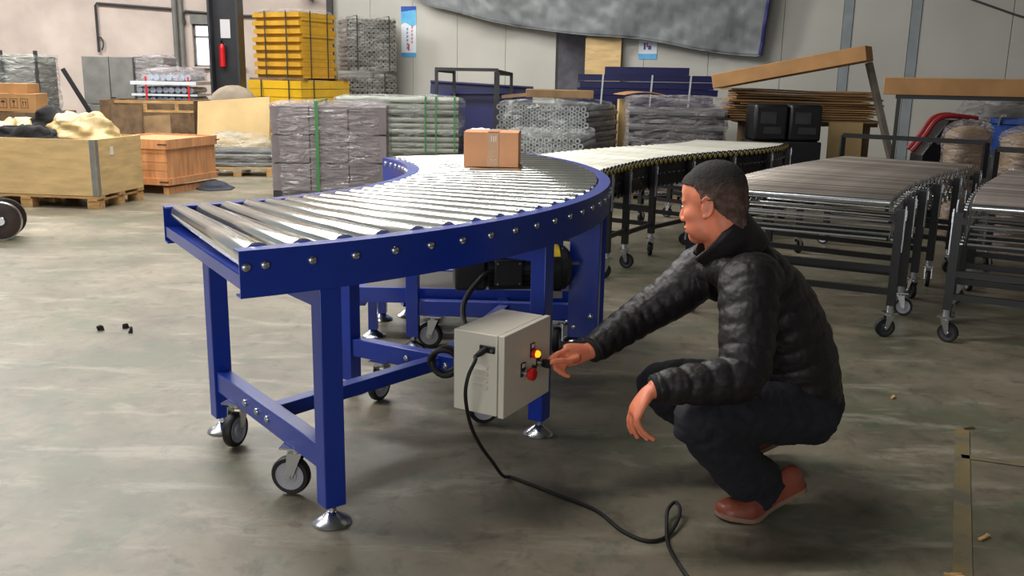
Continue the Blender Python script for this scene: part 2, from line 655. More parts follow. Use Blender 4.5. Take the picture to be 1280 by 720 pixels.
b.box((-5.35, wy - 0.01, 2.20), (0.92, 0.06, 0.16))
part('lintel', b, GREYMET, win)

# panelled wall running towards the right, each panel a piece of its own
wdir = Vector((1, -0.48, 0)).normalized()
wnor = Vector((-0.48, -1, 0)).normalized()


def wallpt(x, off=0.0, z=0.0):
    p = Vector((x, 15.5 - 0.48 * x, z))
    p += wnor * off
    p.z = z
    return p


wb = bpy.data.objects.new('wall_back', None)
COL.objects.link(wb)
wb['kind'] = 'structure'
wrot = math.atan2(wdir.y, wdir.x)


def wallpanel(x0, x1, z0, z1, m, off=0.0, th=0.1, name='wall_panel'):
    c = (wallpt(x0) + wallpt(x1)) / 2 + wnor * (off - th / 2)
    ln = (wallpt(x1) - wallpt(x0)).length
    bb = B()
    bb.box((c.x, c.y, (z0 + z1) / 2), (ln - 0.007, th, z1 - z0), rz=wrot)
    return part(name, bb, m, wb)


seams = [-3.35, -2.55, -1.77, -0.985, -0.175, 0.635]
for i in range(len(seams) - 1):
    wallpanel(seams[i], seams[i + 1], 0, 5.5, PANELM)
seams = [1.10, 1.95, 2.85, 3.80, 4.52]
for i in range(len(seams) - 1):
    wallpanel(seams[i], seams[i + 1], 0, 5.5, PANELM)
wallpanel(4.52, 4.64, 0, 5.5, PANELB, 0.012, name='joint_strip')
wallpanel(4.64, 5.30, 0, 5.5, PANELM)
wallpanel(5.30, 5.42, 0, 5.5, PANELB, 0.012, name='joint_strip')
for a_, b_ in ((5.42, 6.4), (6.4, 7.4), (7.4, 8.6)):
    wallpanel(a_, b_, 0, 5.5, PANELM)
# unseen backing added behind the panels to stop light leaking through
for (x0_, x1_) in ((-3.6, 0.60), (1.13, 8.8)):
    wallpanel(x0_, x1_, 0, 5.5, PANELM, -0.11, 0.08, 'light_leak_backing')
# the recess in the wall
wallpanel(0.30, 1.60, 0, 5.5, DARKVOID, -1.0, name='recess_back')  # near-black back puts the shade of the recess into its colour
b = B()
p0 = wallpt(0.635, -0.1)
p1 = wallpt(0.98, -0.75)
b.bar((p0.x, p0.y, 1.6), (p1.x, p1.y, 1.6), 0.05, 3.2)
part('recess_side', b, RECESS, wb)
b = B()
p0 = wallpt(1.11, -0.1)
p1 = wallpt(1.18, -1.0)
b.bar((p0.x, p0.y, 2.7), (p1.x, p1.y, 2.7), 0.05, 5.4)
part('recess_side', b, RECESS, wb)
b = B()
b.box((8.6, 4, 2.75), (0.2, 22, 5.5))
structure('wall_right', b, PANELM)

# conduits on the plaster wall
b = B()
y = wy - 0.05
b.tube([(-7.47, y, 1.60), (-7.47, y, 2.40), (-7.44, y, 2.44), (-6.04, y, 2.36)], 0.022, 8)
b.tube([(-7.40, y, 1.64)] + [(-7.43 + 0.05 * math.cos(t), y, 1.75 + 0.11 * math.sin(t)) for t in np.linspace(-1.2, 3.4, 10)], 0.012, 6)
structure('trim_1', b, DARKGREY)
b = B()
b.tube([(-6.07, y, 0.0), (-6.07, y, 5.4)], 0.05, 10)
b.tube([(-5.96, y, 0.0), (-5.96, y, 5.4)], 0.04, 10)
structure('trim_2', b, GREYMET)
b = B()
b.tube([(-5.92, y, 2.18), (-5.92, y, 2.30), (-5.88, y, 2.33), (-5.0, y, 2.27), (-3.3, y, 2.26)], 0.022, 8)
b.box((-5.92, y, 2.15), (0.06, 0.05, 0.07))
structure('trim_3', b, DARKGREY)
b = B()
q0, q1 = wallpt(5.6, 0.03, 2.53), wallpt(7.2, 0.03, 1.90)
b.tube([q0, (q0 + q1) / 2 + Vector((0, 0, -0.02)), q1], 0.012, 6)
structure('trim_4', b, DARKGREY)
b = B()
q0 = wallpt(-3.27, 0.08, 0)
b.box((q0.x, q0.y, 3.0), (0.1, 0.1, 5.0))
b.box((q0.x - 0.35, q0.y - .1, 2.62), (0.22, 0.1, 0.12), ry=0.5)
structure('trim_5', b, DARKGREY)

# painted line, worn, on the floor
b = B()
for (p0, p1, w) in (((1.20, 2.20), (1.745, 3.36), 0.05), ((1.62, 3.10), (2.3, 2.86), 0.035)):
    d = Vector((p1[0] - p0[0], p1[1] - p0[1], 0)).normalized()
    nn = Vector((-d.y, d.x, 0)) * w / 2
    P0, P1 = Vector((*p0, 0.002)), Vector((*p1, 0.002))
    b.prism([P0 - nn, P1 - nn, P1 + nn, P0 + nn], (0, 0, 0.001))
structure('trim_6', b, YLINE)

# dark steel column with notice and fire extinguisher
colr = empty('steel_column', (-4.17, 13.75, 0), 'dark painted steel column in front of the window, left of the yellow stacks', 'column')
b = B()
for sx in (-1, 1):
    b.box((-4.17 + sx * 0.2, 13.75, 2.75), (0.03, 0.3, 5.5))
b.box((-4.17, 13.78, 2.75), (0.42, 0.02, 5.5))
part('steel_section', b, COLM, colr)
b = B()
b.box((-4.17, 13.76, 0.01), (0.46, 0.36, 0.02))
part('base_plate', b, COLM, colr)
b = B()
b.box((-4.185, 13.762, 1.90), (0.14, 0.008, 0.26))
solo('notice_sheet', b, PAPER, 'white paper notice fixed on the dark column above the fire extinguisher', 'notice', base=(-4.185, 13.765, 1.77))
ext = empty('fire_extinguisher', (-4.225, 13.69, 1.36), 'red fire extinguisher hanging on the dark column', 'fire extinguisher')
b = B()
b.lathe([(0.03, 0), (0.042, 0.01), (0.042, 0.27), (0.035, 0.30), (0.015, 0.325)], 14, (-4.225, 13.69, 1.36))
part('cylinder_body', b, REDEXT, ext)
b = B()
b.lathe([(0.015, 0.325), (0.015, 0.35), (0.02, 0.355), (0.02, 0.37)], 8, (-4.225, 13.69, 1.36))
b.box((-4.225, 13.66, 1.73), (0.02, 0.09, 0.012))
b.tube([(-4.20, 13.68, 1.70), (-4.16, 13.67, 1.66), (-4.17, 13.67, 1.52)], 0.008, 6)
part('valve', b, BLACK, ext)
b = B()
b.box((-4.225, 13.74, 1.55), (0.06, 0.04, 0.03))
part('bracket', b, BLACK, ext)


# ------------------------------------------------------------------ blue curve conveyor
CX, CY, RO, RI, ZT = -1.973, 4.412, 2.419, 1.461, 0.847


def pol(r, a, z=0.0):
    return Vector((CX + r * math.cos(R(a)), CY + r * math.sin(R(a)), z))


cv = empty('curved_roller_conveyor', (CX, CY, 0), 'blue curved roller conveyor with shiny steel rollers, legs with casters', 'conveyor')
A0, A1 = -58.5, 32.0


def arcframes(r, a0, a1, n=48):
    out = []
    for i in range(n + 1):
        a = a0 + (a1 - a0) * i / n
        out.append((pol(r, a, 0), Vector((math.cos(R(a)), math.sin(R(a)), 0)), Vector((0, 0, 1))))
    return out


zb = ZT - 0.127
t = 0.005
b = B()
b.sweep([(0, zb), (0, ZT), (-0.052, ZT), (-0.052, ZT - t), (-t, ZT - t), (-t, zb + t), (-0.045, zb + t), (-0.045, zb)], arcframes(RO, A0, A1))
part('outer_rail', b, BLUE, cv, sharp=40)
b = B()
b.sweep([(0, zb), (0, ZT), (0.052, ZT), (0.052, ZT - t), (t, ZT - t), (t, zb + t), (0.045, zb + t), (0.045, zb)], arcframes(RI, A0, A1))
part('inner_rail', b, BLUE, cv, sharp=40)
for a in (A0 + 0.25, A1 - 0.25):
    b = B()
    sgn = 1 if a < 0 else -1
    u = Vector((-math.sin(R(a)), math.cos(R(a)), 0)) * sgn
    p0, p1 = pol(RI + 0.006, a), pol(RO - 0.006, a)
    b.bar(p0 + Vector((0, 0, 0.757)), p1 + Vector((0, 0, 0.757)), 0.006, 0.036)
    b.bar(p0 + u * 0.02 + Vector((0, 0, 0.772)), p1 + u * 0.02 + Vector((0, 0, 0.772)), 0.04, 0.006)
    part('end_crossbar', b, BLUE, cv)
# tapered rollers
zr = 0.856
rm = B()
x0, x1 = RI + 0.058, RO - 0.058
r0, r1 = 0.0290, 0.0445
rm.tube([(x0, 0, zr - r0), (x0 + 0.004, 0, zr - r0), (x1 - 0.004, 0, zr - r1), (x1, 0, zr - r1)], [r0 - 0.003, r0, r1, r1 - 0.003], 28)
rm.cyl((RI + 0.004, 0, zr - r0), (x0, 0, zr - r0), 0.007, n=8)
rm.cyl((x1, 0, zr - r1), (RO - 0.004, 0, zr - r1), 0.007, n=8)
rme = rm.mesh('roller', STEEL)
bm_ = B()
bm_.lathe([(0.0125, 0.0), (0.0125, 0.004), (0.010, 0.0075), (0.005, 0.0095), (0.001, 0.010)], 12, axis='X')
bme = bm_.mesh('bolt', ZINC)
na = 29
for i in range(na):
    a = -56.9 + 3.115 * i
    inst('roller', rme, cv, (0, 0, 0), (0, 0, R(a)))
    p = pol(RO, a) - Vector((CX, CY, 0))
    inst('bolt', bme, cv, (p.x, p.y, zr - r1 - 0.006), (0, 0, R(a)))
    p = pol(RI, a) - Vector((CX, CY, 0))
    inst('bolt', bme, cv, (p.x, p.y, zr - r0 - 0.01), (0, 0, R(a + 180)))
p = pol(RO, -58.1) - Vector((CX, CY, 0))
inst('bolt', bme, cv, (p.x, p.y, zr - r1 - 0.008), (0, 0, R(-58.1)))

# casters: fork (part) with tyre and hub (sub-parts)
fk = B()
fk.box((0, 0, 0.161), (0.09, 0.075, 0.006))
fk.lathe([(0.026, 0.139), (0.030, 0.143), (0.030, 0.153), (0.022, 0.158)], 14)
for s_ in (-1, 1):
    fk.prism([(0.024, s_ * 0.0235, 0.143), (-0.024, s_ * 0.0235, 0.143), (-0.032, s_ * 0.0235, 0.060), (-0.022, s_ * 0.0235, 0.050), (-0.010, s_ * 0.0235, 0.058)], (0, s_ * 0.004, 0))
fk.box((0, 0, 0.141), (0.048, 0.05, 0.005))
fk.cyl((-0.022, -0.034, 0.0625), (-0.022, 0.034, 0.0625), 0.008, n=10)
fork_me = fk.mesh('caster', ZINC)
ty = B()
ty.lathe([(0.044, -0.014), (0.058, -0.0155), (0.0625, -0.009), (0.0625, 0.009), (0.058, 0.0155), (0.044, 0.014)], 28, (-0.022, 0, 0.0625), 'Y', ring=True)
tyre_me = ty.mesh('tyre', RUBBER)
hb = B()
hb.lathe([(0.012, -0.018), (0.022, -0.017), (0.024, -0.0125), (0.040, -0.0125), (0.046, -0.0160), (0.0462, 0.016), (0.040, 0.0125), (0.024, 0.0125), (0.022, 0.017), (0.012, 0.018)], 24, (-0.022, 0, 0.0625), 'Y')
hub_me = hb.mesh('wheel_hub', GREYPU)
hubb_me = hub_me.copy()
hubb_me.materials[0] = DARKGREY


def caster(parent, rel, rz, scale=1.0, dark=False):
    o = inst('caster', fork_me, parent, rel, (0, 0, rz))
    o.scale = (scale, scale, scale)
    inst('tyre', tyre_me, o)
    inst('wheel_hub', hubb_me if dark else hub_me, o)
    return o


ft = B()
ft.lathe([(0.056, 0.0), (0.058, 0.004), (0.054, 0.010), (0.036, 0.020), (0.022, 0.030), (0.017, 0.034), (0.014, 0.036)], 26)
ft.cyl((0, 0, 0.03), (0, 0, 0.075), 0.008, n=10)
ft.lathe([(0.0135, 0.040), (0.0135, 0.049)], 6)
foot_me = ft.mesh('levelling_foot', ZINC)
LEGA = (-52.5, -29.2, -2.5, 21.0)
base = Vector((CX, CY, 0))
LR0, LR1 = RI + 0.035, RO - 0.035
for a in LEGA:
    er = Vector((math.cos(R(a)), math.sin(R(a)), 0))
    for r in (LR0, LR1):
        b = B()
        p = pol(r, a)
        b.box((p.x, p.y, 0.39), (0.06, 0.066, 0.66), rz=R(a))
        part('leg', b, BLUE, cv, bevel=0.003)
        inst('levelling_foot', foot_me, cv, (p.x - CX, p.y - CY, 0))
    b = B()
    b.bar(pol(LR0 + 0.03, a, 0.204), pol(LR1 - 0.03, a, 0.204), 0.05, 0.075)
    part('lower_crossbar', b, BLUE, cv, bevel=0.003)
    b = B()
    b.bar(pol(LR0 + 0.03, a, 0.685), pol(LR1 - 0.03, a, 0.685), 0.04, 0.06)
    part('upper_crossbar', b, BLUE, cv, bevel=0.003)
for (a, rin, rout, hin, hout) in ((-52.5, 1.655, 2.15, R(74), R(-8)), (-29.2, 1.66, 2.17, R(62), R(20)), (-2.5, 1.60, 2.20, R(-12), R(80)), (21, 1.66, 2.15, R(20), R(70))):
    p = pol(rin, a) - base
    caster(cv, (p.x, p.y, 0.003), hin)
    p = pol(rout, a) - base
    caster(cv, (p.x, p.y, 0.003), hout)
for i in range(3):
    b = B()
    p0, p1 = pol(1.94, LEGA[i] + 0.8, 0.21), pol(1.94, LEGA[i + 1] - 0.8, 0.21)
    b.bar(p0, p1, 0.05, 0.05)
    part('brace', b, BLUE, cv, bevel=0.003)
for a in (-52.5, -29.2):
    for r in (1.80, 1.90, 1.985):
        p = pol(r, a) - base
        s_ = -1 if a < -40 else -1
        inst('bolt', bme, cv, (p.x + s_ * -0.025 * math.sin(R(a)) * 1.0, p.y + s_ * 0.025 * math.cos(R(a)), 0.205), (0, 0, R(a - 90)))
# hanging channel beside the motor
b = B()
p = pol(2.345, -13)
b.box((p.x, p.y, 0.46), (0.13, 0.055, 0.52), rz=R(-13))
part('drive_post', b, BLUE, cv, bevel=0.003)
for zz, rr in ((0.30, 2.38), (0.25, 2.31)):
    p = pol(rr, -13) - base
    inst('bolt', bme, cv, (p.x + 0.028 * math.sin(R(-13)), p.y - 0.028 * math.cos(R(-13)), zz), (0, 0, R(-103)))
b = B()
b.bar(pol(1.9, -20, 0.70), pol(2.36, -20, 0.70), 0.10, 0.012)
part('motor_bracket', b, STEEL2, cv)
b = B()
b.bar((-0.20, 3.80, 0.70), (-0.02, 3.80, 0.50), 0.03, 0.01)
part('motor_strut', b, ZINC, cv)

# low belt conveyor behind, beneath the curve
lb = empty('low_belt_conveyor', (-0.19, 4.66, 0), 'low blue conveyor with a dark belt standing under the curved rollers', 'conveyor')
b = B()
b.box((-0.19, 4.68, 0.262), (1.10, 0.42, 0.012))
part('belt', b, BELT, lb)
b = B()
b.box((-0.19, 4.46, 0.235), (1.18, 0.02, 0.075))
part('side_rail', b, BLUE, lb)
b = B()
b.box((-0.19, 4.90, 0.235), (1.18, 0.02, 0.075))
part('side_rail', b, BLUE, lb)
b = B()
b.box((-0.755, 4.68, 0.22), (0.05, 0.42, 0.095))
part('end_block', b, BLUE, lb, bevel=0.004)
b = B()
b.box((0.375, 4.68, 0.22), (0.05, 0.42, 0.095))
part('end_block', b, BLUE, lb, bevel=0.004)
for x in (-0.70, 0.32):
    for yy in (4.53, 4.86):
        b = B()
        b.box((x, yy, 0.12), (0.045, 0.045, 0.16))
        part('leg', b, BLUE, lb)
        inst('levelling_foot', foot_me, lb, (x + 0.19, yy - 4.66, 0))

# gear motor
mo = empty('gear_motor', (0.08, 3.80, 0.42), 'black electric motor with a yellow label hanging under the blue conveyor', 'motor')
ax = Vector((1, 0.12, 0)).normalized()
mrot = math.atan2(ax.y, ax.x)
mc = Vector((0.07, 3.80, 0.52))


def mp_(x, y_, z):
    return mc + Matrix.Rotation(mrot, 3, 'Z') @ Vector((x, y_, z))


b = B()
b.cyl(mp_(-0.18, 0, 0), mp_(0.08, 0, 0), 0.078, n=28)
part('motor_body', b, MOTOR, mo)
b = B()
for k in range(22):
    an = 2 * math.pi * k / 22
    b.bar(mp_(-0.17, 0.083 * math.cos(an), 0.083 * math.sin(an)), mp_(0.07, 0.083 * math.cos(an), 0.083 * math.sin(an)), 0.004, 0.016,
          up=(Matrix.Rotation(mrot, 3, 'Z') @ Vector((0, math.cos(an), math.sin(an)))))
o = part('cooling_fins', b, MOTOR, mo)
b = B()
b.tube([mp_(0.08, 0, 0), mp_(0.085, 0, 0), mp_(0.12, 0, 0), mp_(0.125, 0, 0), mp_(0.15, 0, 0), mp_(0.17, 0, 0)], [0.09, 0.097, 0.097, 0.092, 0.092, 0.07], 30)
part('fan_cover', b, MOTOR, mo)
b = B()
b.box(mp_(-0.10, -0.095, 0.0), (0.115, 0.05, 0.105), rz=mrot)
tb = part('terminal_box', b, MOTOR, mo, bevel=0.006)
for sx in (-1, 1):
    for sz in (-1, 1):
        b = B()
        q = mp_(-0.10 + sx * 0.045, -0.121, sz * 0.042)
        b.cyl(q, q + Matrix.Rotation(mrot, 3, 'Z') @ Vector((0, -0.004, 0)), 0.004, n=8)
        part('screw', b, ZINC, tb)
b = B()
b.box(mp_(-0.25, 0, 0), (0.13, 0.16, 0.16), rz=mrot)
part('gear_housing', b, MOTOR, mo, bevel=0.012)
b = B()
b.cyl(mp_(0.17, 0, 0.02), mp_(0.215, 0, 0.02), 0.010, n=10)
part('shaft', b, ZINC, mo)
b = B()
b.tube([mp_(0.095, 0.0985 * math.sin(t_), 0.0985 * math.cos(t_)) for t_ in np.linspace(-0.75, 0.1, 8)], 0.001, 4)
b = B()
vs = []
for xx in (0.088, 0.12):
    for t_ in np.linspace(-0.9, 0.15, 9):
        vs.append(mp_(xx, 0.0985 * math.sin(t_), 0.0985 * math.cos(t_)))
b.add(vs, [(i, i + 1, i + 10, i + 9) for i in range(8)])
part('warning_label', b, YLAB, mo, label='yellow warning label')
b = B()
b.box(mp_(0.11, -0.03, -0.105), (0.05, 0.05, 0.03), rz=mrot)
part('mounting_foot', b, STEEL2, mo)
# conduit from the motor to the control box
b = B()
pth = catmull([mp_(-0.16, -0.095, 0.0), mp_(-0.20, -0.12, -0.01), (-0.165, 3.45, 0.49), (-0.155, 3.2, 0.44), (-0.12, 2.92, 0.46), (-0.10, 2.80, 0.53)], 14)
pth = catmull([mp_(-0.155, -0.095, 0.005), mp_(-0.21, -0.13, -0.01), (-0.19, 3.55, 0.42), (-0.17, 3.35, 0.36), (-0.14, 2.95, 0.40), (-0.11, 2.78, 0.47)], 14)
b.tube(pth, [0.0105 + 0.0012 * (i % 2) for i in range(len(pth))], 8)
solo('motor_conduit', b, RUBBER, 'black flexible conduit running from the motor down to the grey control box', 'cable', base=(-0.15, 3.2, 0.36))
b = B()
for k in range(2):
    b.tube([(-0.245 + 0.05 * math.cos(t_) + 0.01 * k, 3.22 + 0.04 * math.sin(t_) * k, 0.285 + 0.042 * math.sin(t_)) for t_ in np.linspace(0, 2 * math.pi, 22)[:-1]], 0.010, 8, closed=True)
b.tube([(-0.20, 3.22, 0.29), (-0.18, 3.0, 0.30), (-0.15, 2.80, 0.33)], 0.010, 8)
solo('hose_coil', b, RUBBER, 'coiled black hose behind the grey control box', 'hose', base=(-0.27, 3.22, 0.235))

# control box
bt = Vector((0.488, 0.873, 0)).normalized()
bn = Vector((0.873, -0.488, 0)).normalized()
bM = Vector((-0.0177, 2.6, 0))
BZ0, BZ1, BLEN, BDEP = 0.305, 0.557, 0.293, 0.178
brz = math.atan2(bn.y, bn.x)


def bp(n_, t_, z):
    q = bM + bn * n_ + bt * t_
    return Vector((q.x, q.y, z))


cb = empty('control_box', tuple(bp(-0.09, 0.146, BZ0)), 'beige metal control box with buttons mounted on the blue conveyor leg', 'control box')
b = B()
b.box(bp(-0.026 - (BDEP - 0.026) / 2, BLEN / 2, (BZ0 + BZ1) / 2), (BDEP - 0.026, BLEN, BZ1 - BZ0), rz=brz)
part('cabinet', b, BOX, cb, bevel=0.003)
b = B()
b.box(bp(-0.011, BLEN / 2, (BZ0 + BZ1) / 2), (0.020, BLEN + 0.004, BZ1 - BZ0 + 0.004), rz=brz)
dr = part('door', b, BOX, cb, bevel=0.0025)
for k in range(4):
    b = B()
    z = 0.455 - k * 0.021
    vs = [bp(-0.055, -0.0005, z - 0.007), bp(-0.118, -0.0005, z - 0.007), bp(-0.118, -0.0005, z + 0.007), bp(-0.055, -0.0005, z + 0.007),
          bp(-0.058, -0.011, z - 0.006), bp(-0.115, -0.011, z - 0.006)]
    b.add(vs, [(0, 1, 5, 4), (0, 4, 3), (1, 2, 5), (4, 5, 2, 3)])
    part('louver', b, BOX, cb)
b = B()
b.box(bp(-0.058, -0.004, 0.512), (0.052, 0.008, 0.022), rz=brz)
pg = part('power_socket', b, BLACK, cb, bevel=0.003)
b = B()
b.cyl(bp(-0.040, -0.007, 0.512), bp(-0.040, -0.012, 0.512), 0.005, n=10)
part('screw', b, ZINC, pg)


def plate(tt, zz):
    bb = B()
    bb.box(bp(0.001, tt, zz + 0.006), (0.003, 0.026, 0.044), rz=brz)
    q = part('legend_plate', bb, BLACK, dr)
    return q


def legend(tt, zz):
    bb = B()
    bb.box(bp(0.0028, tt, zz + 0.019), (0.0016, 0.016, 0.012), rz=brz)
    part('legend', bb, LABELW, dr)


for tt, zz in ((0.172, 0.470), (0.113, 0.422), (0.213, 0.432)):
    plate(tt, zz)
    legend(tt, zz)
b = B()
b.cyl(bp(0.002, 0.176, 0.464), bp(0.014, 0.176, 0.464), 0.0145, n=20)
part('lamp_collar', b, REDGLOW, dr)
b = B()
b.tube([bp(0.014, 0.176, 0.464), bp(0.022, 0.176, 0.464), bp(0.026, 0.176, 0.464)], [0.0115, 0.0105, 0.005], 18)
part('indicator_lamp', b, LAMPM, dr, label='lit amber indicator lamp')
b = B()
b.cyl(bp(0.001, 0.120, 0.416), bp(0.020, 0.120, 0.416), 0.013, n=18)
part('stop_collar', b, ZINC, dr)
b = B()
b.tube([bp(0.016, 0.120, 0.416), bp(0.022, 0.120, 0.416), bp(0.036, 0.120, 0.416), bp(0.040, 0.120, 0.416)], [0.014, 0.0195, 0.0195, 0.014], 22)
part('emergency_stop_button', b, RED, dr, label='red mushroom emergency stop button')
b = B()
b.cyl(bp(0.001, 0.216, 0.424), bp(0.016, 0.216, 0.424), 0.0135, n=18)
part('switch_collar', b, ZINC, dr)
b = B()
b.cyl(bp(0.014, 0.216, 0.424), bp(0.022, 0.216, 0.424), 0.0125, n=18)
b.box(bp(0.030, 0.216, 0.424), (0.018, 0.008, 0.026), rz=brz)
part('selector_switch', b, BLACK, dr, label='black selector switch under the fingers')
b = B()
b.cyl(bp(0.004, 0.172, 0.420), bp(0.014, 0.172, 0.420), 0.008, n=12)
part('key_switch', b, BLACK, dr)
for zz in (0.35, 0.51):
    b = B()
    b.cyl(bp(-0.012, BLEN + 0.004, zz - 0.015), bp(-0.012, BLEN + 0.004, zz + 0.015), 0.004, n=8)
    part('hinge', b, ZINC, cb)
b = B()
b.tube([bp(-0.062, -0.008, 0.512), bp(-0.064, -0.028, 0.508), bp(-0.075, -0.045, 0.497)], [0.010, 0.010, 0.006], 10)
pc = empty('power_cable', tuple(bp(-0.075, -0.045, 0.0)), 'black power cable hanging from the beige control box and lying on the floor', 'cable')
part('plug', b, RUBBER, pc)
q = bp(-0.075, -0.045, 0.497)
pts = [(q.x, q.y, q.z), (-0.103, 2.57, 0.494), (-0.122, 2.545, 0.454), (-0.130, 2.555, 0.389), (-0.118, 2.62, 0.279), (-0.091, 2.70, 0.179), (-0.052, 2.77, 0.091), (-0.018, 2.82, 0.022), (0.02, 2.838, 0.006),
       (0.164, 2.713, 0.006), (0.27, 2.617, 0.006), (0.335, 2.49, 0.006), (0.40, 2.43, 0.006), (0.46, 2.455, 0.007), (0.505, 2.53, 0.02), (0.520, 2.585, 0.035), (0.508, 2.61, 0.040), (0.482, 2.575, 0.03), (0.468, 2.50, 0.018), (0.458, 2.41, 0.008),
       (0.470, 2.30, 0.006), (0.50, 2.15, 0.006), (0.55, 1.9, 0.006)]
b = B()
b.tube(catmull(pts, 8), 0.0058, 8)
part('cord', b, RUBBER, pc)

# carton on the rollers
ct = empty('cardboard_carton', (-0.11, 4.79, 0.857), 'small brown cardboard carton sitting on the blue conveyor rollers', 'carton', rz=R(-3))
b = B()
w_, d_, h_ = 0.27, 0.26, 0.166
tt = 0.004
b.box((0, -d_ / 2, h_ / 2), (w_, tt, h_))
b.box((0, d_ / 2, h_ / 2), (w_, tt, h_))
b.box((-w_ / 2, 0, h_ / 2), (tt, d_, h_))
b.box((w_ / 2, 0, h_ / 2), (tt, d_, h_))
b.box((0, 0, 0.003), (w_, d_, 0.005))
part('carton_body', b, CARD, ct, local=True)
b = B()
b.box((0, -d_ / 4 - 0.002, h_ + 0.004), (w_ + 0.002, d_ / 2, 0.004), rx=R(2))
part('flap', b, CARD, ct, local=True)
b = B()
b.box((0, d_ / 4 + 0.001, h_ + 0.004), (w_ + 0.002, d_ / 2, 0.004), rx=R(-2))
part('flap', b, CARD, ct, local=True)
b = B()
b.box((0.01, -d_ / 2 - 0.003, h_ * 0.5), (0.055, 0.0015, h_))
b.box((0.01, 0, h_ + 0.0068), (0.055, d_, 0.0015))
part('tape', b, TAPE, ct, local=True)
b = B()
for k in range(3):
    b.box((0.002 + k * 0.011, -d_ / 2 - 0.0042, h_ - 0.026 - 0.003 * (k % 2)), (0.0045, 0.001, 0.028))
for k in range(2):
    b.box((0.0 + k * 0.02, -d_ / 2 - 0.0042, 0.035), (0.012, 0.001, 0.003))
part('torn_label', b, LABELW, ct, local=True)
b = B()
for k in range(5):
    b.box((-w_ / 2 - 0.0026, -0.03, 0.05 + 0.02 * k), (0.001, 0.06 if k % 2 else 0.08, 0.008))
part('side_print', b, CARD3, ct, local=True)


# ------------------------------------------------------------------ the squatting man
def loft(b, rings, n=28, sub=6, mod=None, ref=(0, 1, 0), mi=0):
    """rings: (centre, r_side, r_front); ref gives the side direction; smooth curve between them, closed with round caps"""
    C_ = catmull([r[0] for r in rings], sub)
    A_ = catmull([(r[1], r[2], 0) for r in rings], sub)
    ref = np.array(ref, float)
    arc = 0
    vs = []
    k = len(C_)
    for i in range(k):
        a, c = C_[max(0, i - 1)], C_[min(k - 1, i + 1)]
        t_ = (c - a) / (np.linalg.norm(c - a) + 1e-9)
        if i:
            arc += np.linalg.norm(C_[i] - C_[i - 1])
        x = ref - t_ * ref.dot(t_)
        x /= np.linalg.norm(x)
        y = np.cross(t_, x)
        ref = x
        for j in range(n):
            an = 2 * math.pi * j / n
            d = mod(arc, an) if mod else 0.0
            vs.append(C_[i] + x * math.cos(an) * (A_[i][0] + d) + y * math.sin(an) * (A_[i][1] + d))
    fs = []
    for i in range(k - 1):
        for j in range(n):
            fs.append((i * n + j, i * n + (j + 1) % n, (i + 1) * n + (j + 1) % n, (i + 1) * n + j))
    fs.append(tuple(reversed(range(n))))
    fs.append(tuple((k - 1) * n + j for j in range(n)))
    return b.add(vs, fs, mi)


def remesh(b, voxel, smooth=4, factor=0.5):
    """union of the closed shapes in b as one continuous skin"""
    me = b.mesh('tmp', [SKIN], sharp=180)
    o = bpy.data.objects.new('tmp', me)
    COL.objects.link(o)
    md = o.modifiers.new('r', 'REMESH')
    md.mode = 'VOXEL'
    md.voxel_size = voxel
    if smooth:
        sm = o.modifiers.new('s', 'SMOOTH')
        sm.iterations = smooth
        sm.factor = factor
    dg = bpy.context.evaluated_depsgraph_get()
    out = bpy.data.meshes.new_from_object(o.evaluated_get(dg))
    bpy.data.objects.remove(o)
    bpy.data.meshes.remove(me)
    return out


def displace(me, fn):
    n = len(me.vertices)
    co = np.empty(n * 3)
    no = np.empty(n * 3)
    me.vertices.foreach_get('co', co)
    me.vertices.foreach_get('normal', no)
    co = co.reshape(-1, 3)
    no = no.reshape(-1, 3)
    d = np.array([fn(c, m_) for c, m_ in zip(co, no)])
    co += no * d[:, None]
    me.vertices.foreach_set('co', co.ravel())
    me.update()


def link_mesh(name, me, mats, parent, label=None):
    me.materials.clear()
    for m in (mats if isinstance(mats, (list, tuple)) else [mats]):
        me.materials.append(m)
    me.shade_smooth()
    off = root_loc(parent) if parent else (0, 0, 0)
    me.transform(Matrix.Translation(-Vector(off)))
    o = bpy.data.objects.new(name, me)
    COL.objects.link(o)
    o.parent = parent
    if label:
        o['label'] = label
    return o


man = empty('person', (0.85, 2.80, 0.0), 'man squatting in a black quilted jacket and black trousers, hand on the control box', 'person')
# key joints
J = dict(pel=(0.93, 2.87, 0.29), hipN=(0.935, 2.78, 0.285), hipF=(0.95, 2.97, 0.285), knN=(0.545, 2.525, 0.345), knF=(0.485, 2.93, 0.315),
         anN=(0.80, 2.665, 0.11), anF=(0.865, 3.04, 0.10), neck=(0.655, 2.83, 0.80), shN=(0.70, 2.68, 0.725), shF=(0.655, 3.02, 0.69),
         elN=(0.665, 2.505, 0.485), wrN=(0.392, 2.452, 0.455), elF=(0.435, 2.985, 0.535), wrF=(0.250, 2.868, 0.435))
# --- head, built facing +X, then turned
yaw, pitch = math.pi - R(33), R(10)
HM = Matrix.Rotation(yaw, 3, 'Z') @ Matrix.Rotation(pitch, 3, 'Y')
HC = Vector((0.610, 2.820, 0.932))


def hd(p):
    return HC + HM @ Vector(p)


hb_ = B()
HMi = HM.inverted()


def he(c, r, rot=None):
    hb_.ell(hd(c), r, 20, 14, HM @ rot if rot else HM)


